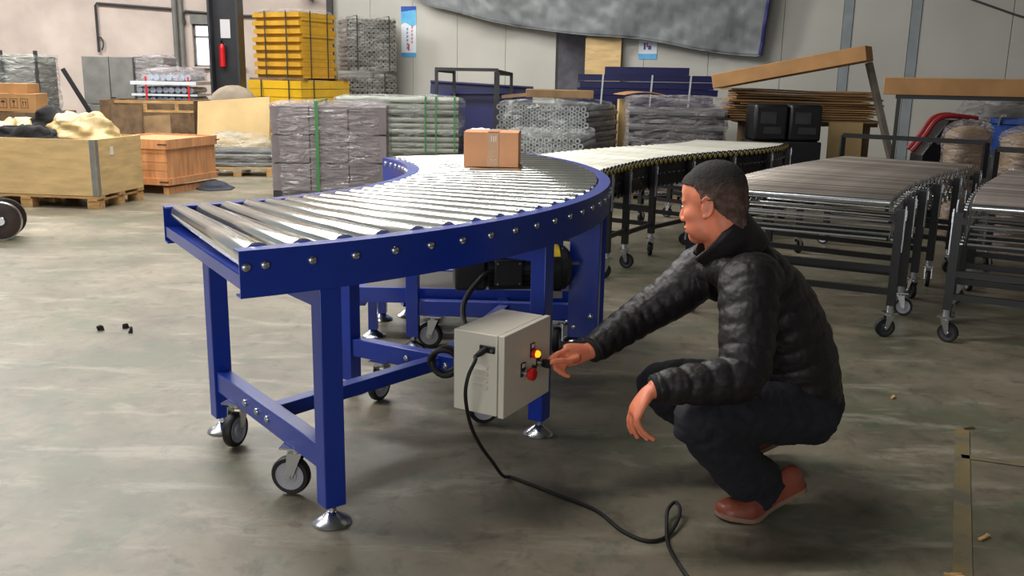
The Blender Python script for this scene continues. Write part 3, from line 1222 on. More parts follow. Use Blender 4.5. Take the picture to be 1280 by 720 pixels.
he((-0.014, 0, 0.034), (0.098, 0.079, 0.087))
he((-0.03, 0, -0.005), (0.080, 0.072, 0.080))
he((0.036, 0, -0.022), (0.052, 0.063, 0.085))
he((0.022, 0, -0.083), (0.062, 0.057, 0.034))
he((0.060, 0, -0.098), (0.030, 0.032, 0.024))
he((0.048, 0, 0.042), (0.042, 0.062, 0.055))
for s_ in (-1, 1):
    he((0.070, s_ * 0.028, 0.018), (0.018, 0.030, 0.011))
    he((0.052, s_ * 0.040, -0.026), (0.032, 0.024, 0.028))
    he((0.040, s_ * 0.036, -0.066), (0.042, 0.026, 0.036))
    he((0.094, s_ * 0.012, -0.040), (0.012, 0.009, 0.009))
    he((0.074, s_ * 0.031, 0.000), (0.013, 0.016, 0.010))
    er_ = Matrix.Rotation(s_ * 0.35, 3, 'Z') @ Matrix.Rotation(-0.18, 3, 'Y')
    he((-0.012, s_ * 0.081, -0.006), (0.017, 0.006, 0.030), er_)
    rim = []
    for t_ in np.linspace(-2.0, 2.6, 16):
        q = er_ @ Vector((-0.019 * math.cos(t_) * 0.98, s_ * 0.005, 0.030 * math.sin(t_) + 0.002))
        rim.append(hd(Vector((-0.012, s_ * 0.081, -0.006)) + q))
    hb_.tube(rim, 0.0042, 8)
    he((-0.004, s_ * 0.083, -0.034), (0.008, 0.005, 0.009))
he((0.086, 0, -0.066), (0.014, 0.026, 0.0075))
he((0.083, 0, -0.079), (0.014, 0.023, 0.0075))
loft(hb_, [(hd((0.082, 0, 0.016)), 0.010, 0.010), (hd((0.091, 0, -0.008)), 0.010, 0.011), (hd((0.101, 0, -0.030)), 0.012, 0.012), (hd((0.100, 0, -0.043)), 0.010, 0.009)], 12, 5, ref=HM @ Vector((0, 1, 0)))
# neck, running down inside the collar
loft(hb_, [(hd((-0.022, 0, -0.02)), 0.062, 0.066), (hd((-0.040, 0, -0.078)), 0.061, 0.064), ((0.662, 2.828, 0.81), 0.064, 0.068), ((0.695, 2.84, 0.73), 0.085, 0.080)], 22, 5)
# hidden body and limbs, so that the figure is one continuous surface
loft(hb_, [((0.685, 2.84, 0.74), 0.07, 0.05), ((0.735, 2.85, 0.66), 0.13, 0.07), ((0.84, 2.87, 0.48), 0.13, 0.085), ((0.92, 2.875, 0.33), 0.13, 0.09), ((0.945, 2.875, 0.25), 0.11, 0.085)], 22, 5)
for (p, rr) in (((J['shN'], (0.68, 2.59, 0.60), J['elN'], (0.53, 2.475, 0.472), J['wrN']), (0.052, 0.047, 0.040, 0.036, 0.026)),
                ((J['shF'], (0.545, 3.005, 0.61), J['elF'], (0.34, 2.93, 0.48), J['wrF']), (0.052, 0.047, 0.038, 0.034, 0.026))):
    loft(hb_, [(q, r_, r_) for q, r_ in zip(p, rr)], 14, 5)
for (p, rr) in (((J['hipN'], (0.74, 2.655, 0.325), J['knN'], (0.66, 2.59, 0.235), J['anN']), (0.075, 0.066, 0.05, 0.048, 0.036)),
                ((J['hipF'], (0.72, 2.95, 0.30), J['knF'], (0.66, 2.98, 0.22), J['anF']), (0.075, 0.066, 0.05, 0.048, 0.036))):
    loft(hb_, [(q, r_, r_) for q, r_ in zip(p, rr)], 16, 5)


def finger(b, pts, r0, r1):
    P = catmull(pts, 5)
    k = len(P)
    rad = [r0 + (r1 - r0) * i / (k - 1) + 0.0006 * math.cos(i * 2 * math.pi / 5) for i in range(k)]
    P.append(P[-1] + (P[-1] - P[-2]) / (np.linalg.norm(P[-1] - P[-2]) + 1e-9) * r1 * 0.55)
    rad.append(r1 * 0.55)
    b.tube(P, rad, 12)


# near (left) hand, hanging relaxed over the knee
w = np.array(J['wrN'])
loft(hb_, [((0.405, 2.455, 0.457), 0.028, 0.021), ((0.385, 2.450, 0.446), 0.029, 0.020), ((0.366, 2.442, 0.424), 0.038, 0.017), ((0.352, 2.438, 0.398), 0.042, 0.016), ((0.349, 2.437, 0.386), 0.040, 0.013)], 18, 5)
for (dy, ln, cv_) in ((-0.034, 0.80, 0.020), (-0.012, 0.97, 0.012), (0.011, 1.04, -0.002), (0.034, 0.94, -0.010)):
    y0 = 2.438 + dy
    z0 = 0.392 + (0.004 if abs(dy) < 0.02 else 0)
    finger(hb_, [(0.352, y0 * 0.3 + 2.438 * 0.7, z0 + 0.02), (0.347 + cv_ * .2, y0, z0 - 0.004), (0.346 + cv_ * .7, y0 + dy * 0.08, z0 - 0.036 * ln), (0.353 + cv_ * 1.2, y0 + dy * 0.10, z0 - 0.060 * ln), (0.366 + cv_ * 1.7, y0 + dy * 0.08, z0 - 0.080 * ln)], 0.0095, 0.0072)
finger(hb_, [(0.376, 2.462, 0.440), (0.374, 2.482, 0.415), (0.371, 2.489, 0.385), (0.374, 2.484, 0.360)], 0.012, 0.008)
# far (right) hand reaching out, thumb and forefinger on the selector switch
kn = np.array([0.1195, 2.7895, 0.424])   # in front of the switch face
loft(hb_, [((0.262, 2.876, 0.441), 0.022, 0.028), ((0.240, 2.862, 0.437), 0.021, 0.029), ((0.210, 2.845, 0.436), 0.018, 0.036), ((0.184, 2.832, 0.436), 0.016, 0.038), ((0.172, 2.826, 0.435), 0.013, 0.034)], 18, 5, ref=(0.45, -0.85, 0.25))
# forefinger, over the top of the knob; thumb from the camera side beneath it
finger(hb_, [(0.190, 2.834, 0.452), (0.170, 2.820, 0.453), (0.147, 2.806, 0.447), (0.131, 2.799, 0.439), (0.120, 2.796, 0.431)], 0.0098, 0.0076)
finger(hb_, [(0.215, 2.830, 0.428), (0.190, 2.806, 0.425), (0.160, 2.790, 0.430), (0.136, 2.781, 0.430), (0.119, 2.779, 0.425)], 0.0125, 0.0085)
for (ox, oz) in ((0.0, 0.0), (0.013, -0.010), (0.027, -0.017)):
    finger(hb_, [(0.190 + ox * .3, 2.840, 0.440 + oz), (0.164 + ox * .6, 2.824, 0.432 + oz), (0.141 + ox, 2.806, 0.417 + oz), (0.143 + ox, 2.794, 0.401 + oz), (0.160 + ox, 2.795, 0.395 + oz)], 0.0100, 0.0080)
body = remesh(hb_, 0.0034, 7, 0.5)
# even out the face, away from nose, lips and ears
bmf = bmesh.new()
bmf.from_mesh(body)
sel = []
for v in bmf.verts:
    q = HMi @ (v.co - HC)
    if q.z < -0.15 or q.z > 0.14 or abs(q.y) > 0.1 or q.x < -0.10 or q.x > 0.13:
        continue
    if abs(q.y) > 0.068 and -0.05 < q.x < 0.03 and -0.055 < q.z < 0.045:
        continue
    if q.x > 0.080 and abs(q.y) < 0.020 and -0.060 < q.z < 0.006:
        continue
    if q.x > 0.072 and abs(q.y) < 0.03 and -0.092 < q.z < -0.056:
        continue
    sel.append(v)
for _ in range(26):
    bmesh.ops.smooth_vert(bmf, verts=sel, factor=0.5, use_axis_x=True, use_axis_y=True, use_axis_z=True)
bmf.to_mesh(body)
bmf.free()
bo = link_mesh('body', body, SKIN, man)
# eyes
for s_ in (-1, 1):
    b = B()
    b.ell(hd((0.0785, s_ * 0.031, 0.0005)), (0.0105, 0.0115, 0.0062), 14, 10, HM)
    b.ell(hd((0.0862, s_ * 0.031, 0.0005)), (0.0035, 0.0048, 0.0048), 10, 8, HM, mi=1)
    part('eye', b, [EYEW, EYEB], man, sharp=180)
    b = B()
    b.tube([hd((0.084, s_ * 0.016, 0.022)), hd((0.085, s_ * 0.030, 0.027)), hd((0.072, s_ * 0.048, 0.023))], [0.003, 0.0038, 0.002], 8)
    part('eyebrow', b, HAIR, man, sharp=180)
# hair: a shell grown from the skin of the scalp
bmh = bmesh.new()
bmh.from_mesh(body)
off_ = Vector(man.location)


def hairline(q):
    x, y_, z = q
    ay = abs(y_)
    if z > 0.145: return True
    if x > 0.030:
        return z > 0.064 + (x - 0.030) * 0.15 - max(0, ay - 0.045) * 0.2
    if x > 0.006:
        return z > 0.034 + (x - 0.006) * 1.25
    if x > -0.010 and ay < 0.084:
        return z > -0.010
    if x > -0.034:
        lim = 0.024 if ay > 0.079 else 0.012
        return z > (0.030 if ay > 0.084 else 0.014)
    return z > -0.012 - (-(x) - 0.034) * 1.15


dele = [f for f in bmh.faces if not (lambda q: q.z > -0.10 and hairline(q))(HMi @ (f.calc_center_median() + off_ - HC))]
bmesh.ops.delete(bmh, geom=dele, context='FACES')
bmh.normal_update()
for v in bmh.verts:
    q = HMi @ (v.co + off_ - HC)
    th = 0.002 + 0.010 * max(0.0, min(1.0, (q.z - 0.045) / 0.06))
    if q.x > 0.03: th *= 0.9
    v.co += v.normal * (th + 0.0012 * noise.noise(v.co * 160))
hme = bpy.data.meshes.new('hair')
hme.materials.append(HAIRF)
fades = []
for v in bmh.verts:
    q = HMi @ (v.co + off_ - HC)
    h_ = q.z + 0.010 * noise.noise(q * 45) + max(0, -q.x) * 0.10
    fades.append(max(0.0, min(1.0, (h_ - 0.030) / 0.055)))
bmh.to_mesh(hme)
bmh.free()
at_ = hme.attributes.new('fade', 'FLOAT', 'POINT')
at_.data.foreach_set('value', fades)
hme.shade_smooth()
ho = bpy.data.objects.new('hair', hme)
COL.objects.link(ho)
ho.parent = man
sd = ho.modifiers.new('s', 'SOLIDIFY')
sd.thickness = 0.004
sd.offset = -1


# --- quilted jacket
def quilt(pitch, depth, ph=0.0):
    def f(arc, an):
        u = (arc / pitch + ph) + 0.13 * math.sin(an + arc * 5) + 0.05 * math.sin(an * 3 + arc * 17)
        return depth * (abs(math.sin(math.pi * u)) ** 0.32 - 0.76)
    return f


jb = B()
loft(jb, [((0.945, 2.865, 0.215), 0.150, 0.115), ((0.945, 2.868, 0.26), 0.170, 0.130), ((0.925, 2.87, 0.36), 0.185, 0.140), ((0.885, 2.865, 0.48), 0.190, 0.142), ((0.825, 2.86, 0.60), 0.195, 0.136), ((0.755, 2.855, 0.695), 0.185, 0.115), ((0.70, 2.85, 0.755), 0.14, 0.095), ((0.665, 2.84, 0.80), 0.085, 0.080)],
     44, 12, quilt(0.062, 0.0095), ref=(0.05, 1, 0))
loft(jb, [((0.735, 2.74, 0.70), 0.095, 0.095), ((0.705, 2.675, 0.71), 0.092, 0.092), ((0.688, 2.60, 0.625), 0.084, 0.084), ((0.672, 2.535, 0.535), 0.077, 0.077), ((0.650, 2.500, 0.485), 0.071, 0.071), ((0.575, 2.482, 0.470), 0.064, 0.064), ((0.49, 2.468, 0.466), 0.055, 0.056), ((0.425, 2.458, 0.461), 0.045, 0.047), ((0.408, 2.456, 0.459), 0.041, 0.043)],
     32, 12, quilt(0.060, 0.009), ref=(0.2, 0.6, 1))
loft(jb, [((0.70, 2.95, 0.68), 0.095, 0.095), ((0.645, 3.01, 0.69), 0.088, 0.088), ((0.545, 3.00, 0.605), 0.078, 0.078), ((0.435, 2.978, 0.535), 0.066, 0.066), ((0.345, 2.932, 0.485), 0.056, 0.056), ((0.280, 2.888, 0.449), 0.047, 0.047), ((0.266, 2.879, 0.441), 0.043, 0.043)],
     32, 12, quilt(0.046, 0.0075), ref=(0.2, 0.6, 1))
jb.ell((0.665, 2.80, 0.735), (0.075, 0.115, 0.065), 24, 16)
jm = remesh(jb, 0.0042, 1, 0.5)


def jwr(c, n_):
    v = Vector(c)
    return 0.0022 * noise.fractal(Vector((v.x * 18, v.y * 18, v.z * 34)), 0.9, 2.0, 3) + 0.0016 * noise.noise(Vector((v.x * 60, v.y * 60, v.z * 30)))


displace(jm, jwr)
jo = link_mesh('jacket', jm, JACKET, man)
# stand-up collar
b = B()
cc = [((0.712, 2.838, 0.765), 0.098, 0.102), ((0.690, 2.834, 0.800), 0.086, 0.092), ((0.668, 2.822, 0.828), 0.086, 0.088), ((0.630, 2.814, 0.874), 0.089, 0.092)]
n_ = 40
vs = []
Cc = catmull([c[0] for c in cc], 4)
Ac = catmull([(c[1], c[2], 0) for c in cc], 4)
tdir = np.array([-0.62, -0.06, 0.78])
tdir /= np.linalg.norm(tdir)
xs = np.array([0.1, 1, 0.08])
xs = xs - tdir * xs.dot(tdir)
xs /= np.linalg.norm(xs)
ys = np.cross(tdir, xs)      # points to the wearer's front (-x)
for i in range(len(Cc)):
    for j in range(n_ + 1):
        an = math.pi / 2 + (2 * math.pi - 0.75) * (j / n_ - 0.5) + math.pi
        top = i / (len(Cc) - 1)
        rr = 1.0 + 0.05 * math.sin(top * math.pi)
        p = np.array(Cc[i]) + xs * math.cos(an) * Ac[i][0] * rr + ys * math.sin(an) * Ac[i][1] * rr
        p[2] -= 0.008 * top * abs(math.cos(an)) ** 1.5
        p[2] -= 0.055 * top * max(0, abs(j / n_ - 0.5) * 2 - 0.55) * 2.2
        vs.append(p)
fs = []
for i in range(len(Cc) - 1):
    for j in range(n_):
        a = i * (n_ + 1) + j
        fs.append((a, a + 1, a + n_ + 2, a + n_ + 1))
b.add(vs, fs)
co_ = part('collar', b, JACKET, man, sharp=180)
sd = co_.modifiers.new('s', 'SOLIDIFY')
sd.thickness = 0.012
# knitted cuff ends
for (p0, p1, r_) in (((0.414, 2.457, 0.460), (0.398, 2.4535, 0.4565), 0.040), ((0.270, 2.882, 0.443), (0.256, 2.872, 0.438), 0.042)):
    b = B()
    d = (Vector(p1) - Vector(p0))
    b.tube([p0, Vector(p0) + d * 0.7, p1, Vector(p0) + d * 0.9, p0], [r_, r_, r_ - 0.003, r_ - 0.010, r_ - 0.010], 26, caps=False)
    part('cuff', b, CUFF, man, sharp=180)

# --- trousers
tb_ = B()
tb_.ell((0.955, 2.865, 0.285), (0.125, 0.165, 0.135), 26, 18)
loft(tb_, [((0.965, 2.79, 0.275), 0.105, 0.115), ((0.90, 2.755, 0.29), 0.105, 0.108), ((0.74, 2.655, 0.315), 0.094, 0.094), ((0.60, 2.56, 0.34), 0.083, 0.084), ((0.545, 2.525, 0.340), 0.070, 0.072), ((0.55, 2.53, 0.30), 0.064, 0.064)], 28, 8, ref=(0, 0, 1))
loft(tb_, [((0.555, 2.53, 0.345), 0.062, 0.064), ((0.575, 2.545, 0.305), 0.075, 0.075), ((0.64, 2.58, 0.225), 0.078, 0.080), ((0.71, 2.62, 0.145), 0.073, 0.082), ((0.765, 2.642, 0.090), 0.066, 0.088), ((0.795, 2.652, 0.052), 0.060, 0.088)], 28, 8, ref=(0.3, -0.8, 0.2))
loft(tb_, [((0.965, 2.94, 0.275), 0.10, 0.11), ((0.90, 2.96, 0.285), 0.10, 0.104), ((0.72, 2.95, 0.30), 0.090, 0.090), ((0.56, 2.935, 0.315), 0.078, 0.080), ((0.485, 2.93, 0.31), 0.066, 0.068), ((0.49, 2.93, 0.27), 0.060, 0.060)], 28, 8, ref=(0, 0, 1))
loft(tb_, [((0.50, 2.935, 0.315), 0.058, 0.060), ((0.53, 2.945, 0.265), 0.072, 0.072), ((0.64, 2.98, 0.19), 0.075, 0.076), ((0.76, 3.01, 0.12), 0.068, 0.076), ((0.83, 3.03, 0.075), 0.06, 0.076)], 28, 8, ref=(0.2, -0.9, 0.2))
tm = remesh(tb_, 0.0055, 6, 0.5)


def twr(c, n_):
    v = Vector(c)
    w1 = noise.fractal(Vector((v.x * 9 + v.z * 14, v.y * 7, v.z * 10 - v.x * 12)), 0.8, 2.0, 3) * 0.007
    k = max(0, 1 - (v - Vector((0.60, 2.55, 0.27))).length / 0.16)
    w1 += 0.006 * k * math.sin((v.x * 0.6 + v.z * 1.0) * 130)
    return w1


displace(tm, twr)
for v in tm.vertices:
    if v.co.z < 0.012:
        v.co.z = 0.012
link_mesh('trousers', tm, PANTS, man)


# --- shoes: bent at the ball, heel lifted
def shoe(toe, ball, heel, lift, name):
    toe, ball, heel = Vector(toe), Vector(ball), Vector(heel)
    P = [toe, toe.lerp(ball, 0.35), ball, ball.lerp(heel, 0.33) + Vector((0, 0, 0.0)), ball.lerp(heel, 0.7), heel]
    d0 = (ball - toe).normalized()
    path = catmull(P, 6)
    k = len(path)
    sidev = Vector((0, 0, 1)).cross((heel - toe).normalized()).normalized()
    up_, so = B(), B()
    ringsU, ringsS = [], []
    for i, p in enumerate(path):
        u = i / (k - 1)
        p = Vector(p)
        a = Vector(path[max(0, i - 1)])
        c = Vector(path[min(k - 1, i + 1)])
        t_ = (c - a).normalized()
        upv = sidev.cross(t_)
        if upv.z < 0: upv = -upv
        endr = min(1.0, math.sqrt(max(0.0, 1 - (1 - min(1, (u + 0.006) / 0.16)) ** 2))) * min(1.0, math.sqrt(max(0.0, 1 - (1 - min(1, (1.01 - u) / 0.10)) ** 2)))
        hw = (0.034 + 0.014 * math.exp(-((u - 0.32) / 0.22) ** 2) - 0.004 * math.exp(-((u - 0.62) / 0.16) ** 2)) * max(0.12, endr)
        ht = (0.030 + 0.046 * min(1, max(0, (u - 0.12) / 0.5)) ** 0.9) * max(0.22, endr ** 0.6)
        if u > 0.9: ht *= 0.95
        n2_ = 16
        ru, rs = [], []
        for j in range(n2_):
            an = math.pi * j / (n2_ - 1)
            fl = 1.0 - 0.25 * math.sin(an) * min(1, max(0, u - 0.3))
            ru.append(p + upv * (0.014 + ht * math.sin(an) ** 0.75) + sidev * hw * math.cos(an) * fl)
        for (q1, q2) in ((1.06, 0.016), (1.06, 0.002), (0.98, 0.0), (-0.98, 0.0), (-1.06, 0.002), (-1.06, 0.016)):
            rs.append(p + upv * q2 + sidev * (hw + 0.002) * q1)
        ringsU.append(ru)
        ringsS.append(rs)
    for (bb, rg) in ((up_, ringsU), (so, ringsS)):
        n2_ = len(rg[0])
        vs = [q for r_ in rg for q in r_]
        fs = []
        for i in range(len(rg) - 1):
            for j in range(n2_):
                fs.append((i * n2_ + j, i * n2_ + (j + 1) % n2_, (i + 1) * n2_ + (j + 1) % n2_, (i + 1) * n2_ + j))
        fs.append(tuple(range(n2_)))
        fs.append(tuple((len(rg) - 1) * n2_ + j for j in range(n2_)))
        bb.add(vs, fs)
    so_o = part(name, up_, SHOE, man, sharp=60)
    part('sole', so, SOLE, so_o, sharp=50)
    wl = B()
    wl.tube([ringsU[i][0] + Vector((0, 0, 0.002)) for i in range(len(ringsU))], 0.0022, 6)
    wl.tube([ringsU[i][-1] + Vector((0, 0, 0.002)) for i in range(len(ringsU))], 0.0022, 6)
    part('welt', wl, SHOE, so_o, sharp=180)


shoe((0.635, 2.595, 0.008), (0.735, 2.605, 0.001), (0.925, 2.690, 0.066), 0.07, 'shoe')
shoe((0.70, 3.00, 0.008), (0.79, 3.02, 0.001), (0.975, 3.075, 0.075), 0.07, 'shoe')


# ------------------------------------------------------------------ expanding conveyors
def resample(P, step):
    C_ = catmull([(p[0], p[1], 0) for p in P], 24)
    out = [C_[0]]
    acc = 0.0
    tang = []
    for i in range(1, len(C_)):
        d = C_[i] - C_[i - 1]
        L = np.linalg.norm(d)
        while acc + L >= step and L > 0:
            f = (step - acc) / L
            q = C_[i - 1] + d * f
            out.append(q)
            d = C_[i] - q
            C_[i - 1] = q
            L = np.linalg.norm(d)
            acc = 0.0
        acc += L
    out = np.array(out)
    tg = np.gradient(out, axis=0)
    tg /= np.linalg.norm(tg, axis=1)[:, None]
    nr = np.stack([-tg[:, 1], tg[:, 0], tg[:, 2]], axis=1)
    return out, tg, nr


def side_pts(out, nr, width, k0=6):
    return out + nr * width


def expander(root, P, width, pitch, zt, rr, rmat, lmat, legs, drop, rods, pulleys, cap):
    """root is unrotated at (ox, oy, 0); P the near-side path in world"""
    ox, oy = root.location.x, root.location.y
    out, tg, nr = resample(P, pitch)
    ns = len(out)
    bb = B()
    bb.tube([(0, 0, 0), (0.006, 0, 0), (width - 0.006, 0, 0), (width, 0, 0)], [rr * 0.8, rr, rr, rr * 0.8], 14)
    rme_ = bb.mesh('roller', rmat)
    bb = B()
    bb.cyl((0, 0, 0), (width, 0, 0), rr, n=16)
    fme = bb.mesh('roller', ZINC)
    if pulleys:
        pb = B()
        pb.lathe([(0.02, -0.036), (rr + 0.008, -0.034), (rr + 0.008, -0.026), (rr, -0.022), (rr + 0.008, -0.016), (rr + 0.008, -0.008), (0.02, -0.004)], 12, axis='X')
        pme = pb.mesh('drive_pulley', BLACK)
        cbm = B()
        cbm.lathe([(0.017, -0.042), (0.019, -0.036)], 10, axis='X')
        cme = cbm.mesh('pulley_cap', cap)
    for i in range(ns):
        p = out[i]
        an = math.atan2(nr[i][1], nr[i][0])
        q_ = inst('roller', rme_, root, (p[0] - ox, p[1] - oy, zt - rr), (0, 0, an))
        if i == 0 and not pulleys:
            q_.data = fme
        if pulleys:
            q = inst('drive_pulley', pme, root, (p[0] - ox, p[1] - oy, zt - rr), (0, 0, an))
            inst('pulley_cap', cme, q)
    # scissor lattice on both sides
    far = out + nr * width
    m = 4 if pitch > 0.05 else 5
    for (pts, s_) in ((out, -1), (far, 1)):
        bb = B()
        rv = B()
        for i in range(0, ns - m, 1 if pulleys else 2):
            for (lo, hi, o_) in ((i, i + m, 0.012), (i + m, i, 0.024)):
                a = pts[lo] + nr[lo] * s_ * o_
                c = pts[hi] + nr[hi] * s_ * o_
                bb.bar((a[0], a[1], zt - drop), (c[0], c[1], zt - rr - 0.01), 0.004, 0.036 if pulleys else 0.024)
            for zz in (zt - drop, zt - drop * 0.55, zt - rr - 0.012):
                k = i + m // 2 if zz == zt - drop * 0.55 else i
                a = pts[k] + nr[k] * s_ * 0.020
                c = pts[k] + nr[k] * s_ * 0.034
                rv.cyl((a[0], a[1], zz), (c[0], c[1], zz), 0.008, n=6)
        o_ = part('scissor_lattice', bb, lmat, root)
        o_['kind'] = 'stuff'
        o_ = part('rivets', rv, ZINC, root)
        o_['kind'] = 'stuff'
    # cross rods along the lower edge of the lattice
    if rods:
        bb = B()
        bb.cyl((0, 0, 0), (width, 0, 0), 0.0065, n=8)
        rd = bb.mesh('cross_rod', ZINC)
        for i in range(0, ns - 1, rods):
            p = out[i]
            an = math.atan2(nr[i][1], nr[i][0])
            inst('cross_rod', rd, root, (p[0] - ox, p[1] - oy, zt - drop), (0, 0, an))
            if i % (2 * rods) == 0:
                inst('cross_rod', rd, root, (p[0] - ox, p[1] - oy, zt - drop * 0.55), (0, 0, an))
    # pairs of legs with casters
    for n__, f in enumerate(legs):
        i = min(ns - 1, max(0, int(f * (ns - 1))))
        for (pts, s_) in ((out, -1), (far, 1)):
            q = pts[i] + nr[i] * s_ * 0.055
            an = math.atan2(tg[i][1], tg[i][0])
            bb = B()
            bb.box((q[0], q[1], (zt - 0.05 + 0.17) / 2), (0.042, 0.042, zt - 0.05 - 0.17), rz=an)
            bb.box((q[0] - nr[i][0] * s_ * 0.03, q[1] - nr[i][1] * s_ * 0.03, zt - 0.09), (0.05, 0.03, 0.03), rz=an)
            lg = part('leg', bb, BLACK, root)
            bb = B()
            a = q + nr[i] * s_ * 0.024
            bb.bar((a[0], a[1], zt - drop - 0.06), (a[0], a[1], zt - 0.03), 0.006, 0.03, up=(tg[i][0], tg[i][1], 0))
            bb.bar((a[0] + tg[i][0] * 0.012, a[1] + tg[i][1] * 0.012, zt - drop * 0.5), (a[0] + tg[i][0] * 0.012, a[1] + tg[i][1] * 0.012, zt - 0.05), 0.012, 0.012, up=(tg[i][0], tg[i][1], 0))
            part('slide_bracket', bb, ZINC, root)
            bb = B()
            bb.cyl((q[0], q[1], 0.13), (q[0], q[1], 0.175), 0.017, n=10)
            part('caster_stem', bb, ZINC, root)
            caster(root, (q[0] - ox, q[1] - oy, 0.0), random.uniform(-0.7, 0.7) + (n__ * 2.1) + (0.5 if s_ < 0 else 2), 0.82, dark=(pulleys or n__ % 2 == 0))
        a, c = out[i] - nr[i] * 0.04, far[i] + nr[i] * 0.04
        for zz in (0.24, 0.36):
            if zz > 0.3 and n__ % 2:
                continue
            bb = B()
            bb.bar((a[0], a[1], zz), (c[0], c[1], zz), 0.028, 0.032)
            part('crossbar', bb, BLACK, root)
        if n__ > 0 and pulleys:
            ip = min(ns - 1, max(0, int(legs[n__ - 1] * (ns - 1))))
            a, c = out[ip] - nr[ip] * 0.04, out[i] - nr[i] * 0.06
            bb = B()
            bb.bar((a[0], a[1], 0.30 - 0.03 * n__), (c[0], c[1], 0.30 - 0.03 * n__), 0.02, 0.03)
            part('side_bar', bb, BLACK, root)
    return out, tg, nr


def end_frame(root, p, tdir_, nrm, width, zt, h):
    """square hoop standing at the far end of a conveyor"""
    bb = B()
    a = p - nrm * 0.05
    c = p + nrm * (width + 0.05)
    bb.bar((a[0], a[1], zt + h), (c[0], c[1], zt + h), 0.035, 0.035)
    for q in (a, c):
        bb.bar((q[0], q[1], zt - 0.1), (q[0], q[1], zt + h), 0.035, 0.035)
    part('end_hoop', bb, BLACK, root)


bk = empty('expanding_roller_conveyor', (0.66, 6.05, 0), 'black expanding conveyor with pale rollers and yellow pulley caps, behind the squatting man', 'conveyor')
expander(bk, [(0.575, 6.06), (0.90, 6.75), (1.284, 7.30), (1.663, 7.724), (2.055, 8.10), (2.40, 8.56), (2.62, 9.05)], 0.86, 0.078, 0.72, 0.024, PALEROLL, BLACK,
         (0.02, 0.13, 0.27, 0.44, 0.62, 0.80, 0.98), 0.21, 0, True, YELDOT)
gk = empty('expanding_roller_conveyor', (1.98, 4.70, 0), 'grey tube expanding conveyor with silver cross rods, right beside the man', 'conveyor')
o_, t_, n_g = expander(gk, [(1.93, 4.72), (2.13, 5.10), (2.36, 5.50), (2.726, 6.05), (3.117, 6.56), (3.44, 6.95)], 0.98, 0.060, 0.72, 0.0180, TUBEG, STEEL2,
                       (0.02, 0.20, 0.38, 0.56, 0.76, 0.97), 0.205, 3, False, None)
end_frame(gk, o_[-1] + t_[-1] * 0.06, t_[-1], n_g[-1], 0.98, 0.72, 0.16)
gk2 = empty('expanding_roller_conveyor', (2.30, 4.70, 0), 'grey tube expanding conveyor cut off by the right edge of the photo', 'conveyor')
# its near side lies on the far right, so run the path along the hidden side
lp = [(2.29, 4.60), (2.50, 5.00), (2.80, 5.52), (3.22, 6.16), (3.54, 6.62)]
Lq, Lt, Ln = resample(lp, 0.1)
rp_ = [tuple((Lq[i] - Ln[i] * 0.98)[:2]) for i in range(0, len(Lq), 4)] + [tuple((Lq[-1] - Ln[-1] * 0.98)[:2])]
o_, t_, n_g = expander(gk2, rp_, 0.98, 0.060, 0.72, 0.0180, TUBEA, STEEL2, (0.02, 0.22, 0.42, 0.62, 0.97), 0.205, 3, False, None)
end_frame(gk2, o_[-1] - t_[-1] * 0.35, t_[-1], n_g[-1], 0.98, 0.72, 0.16)


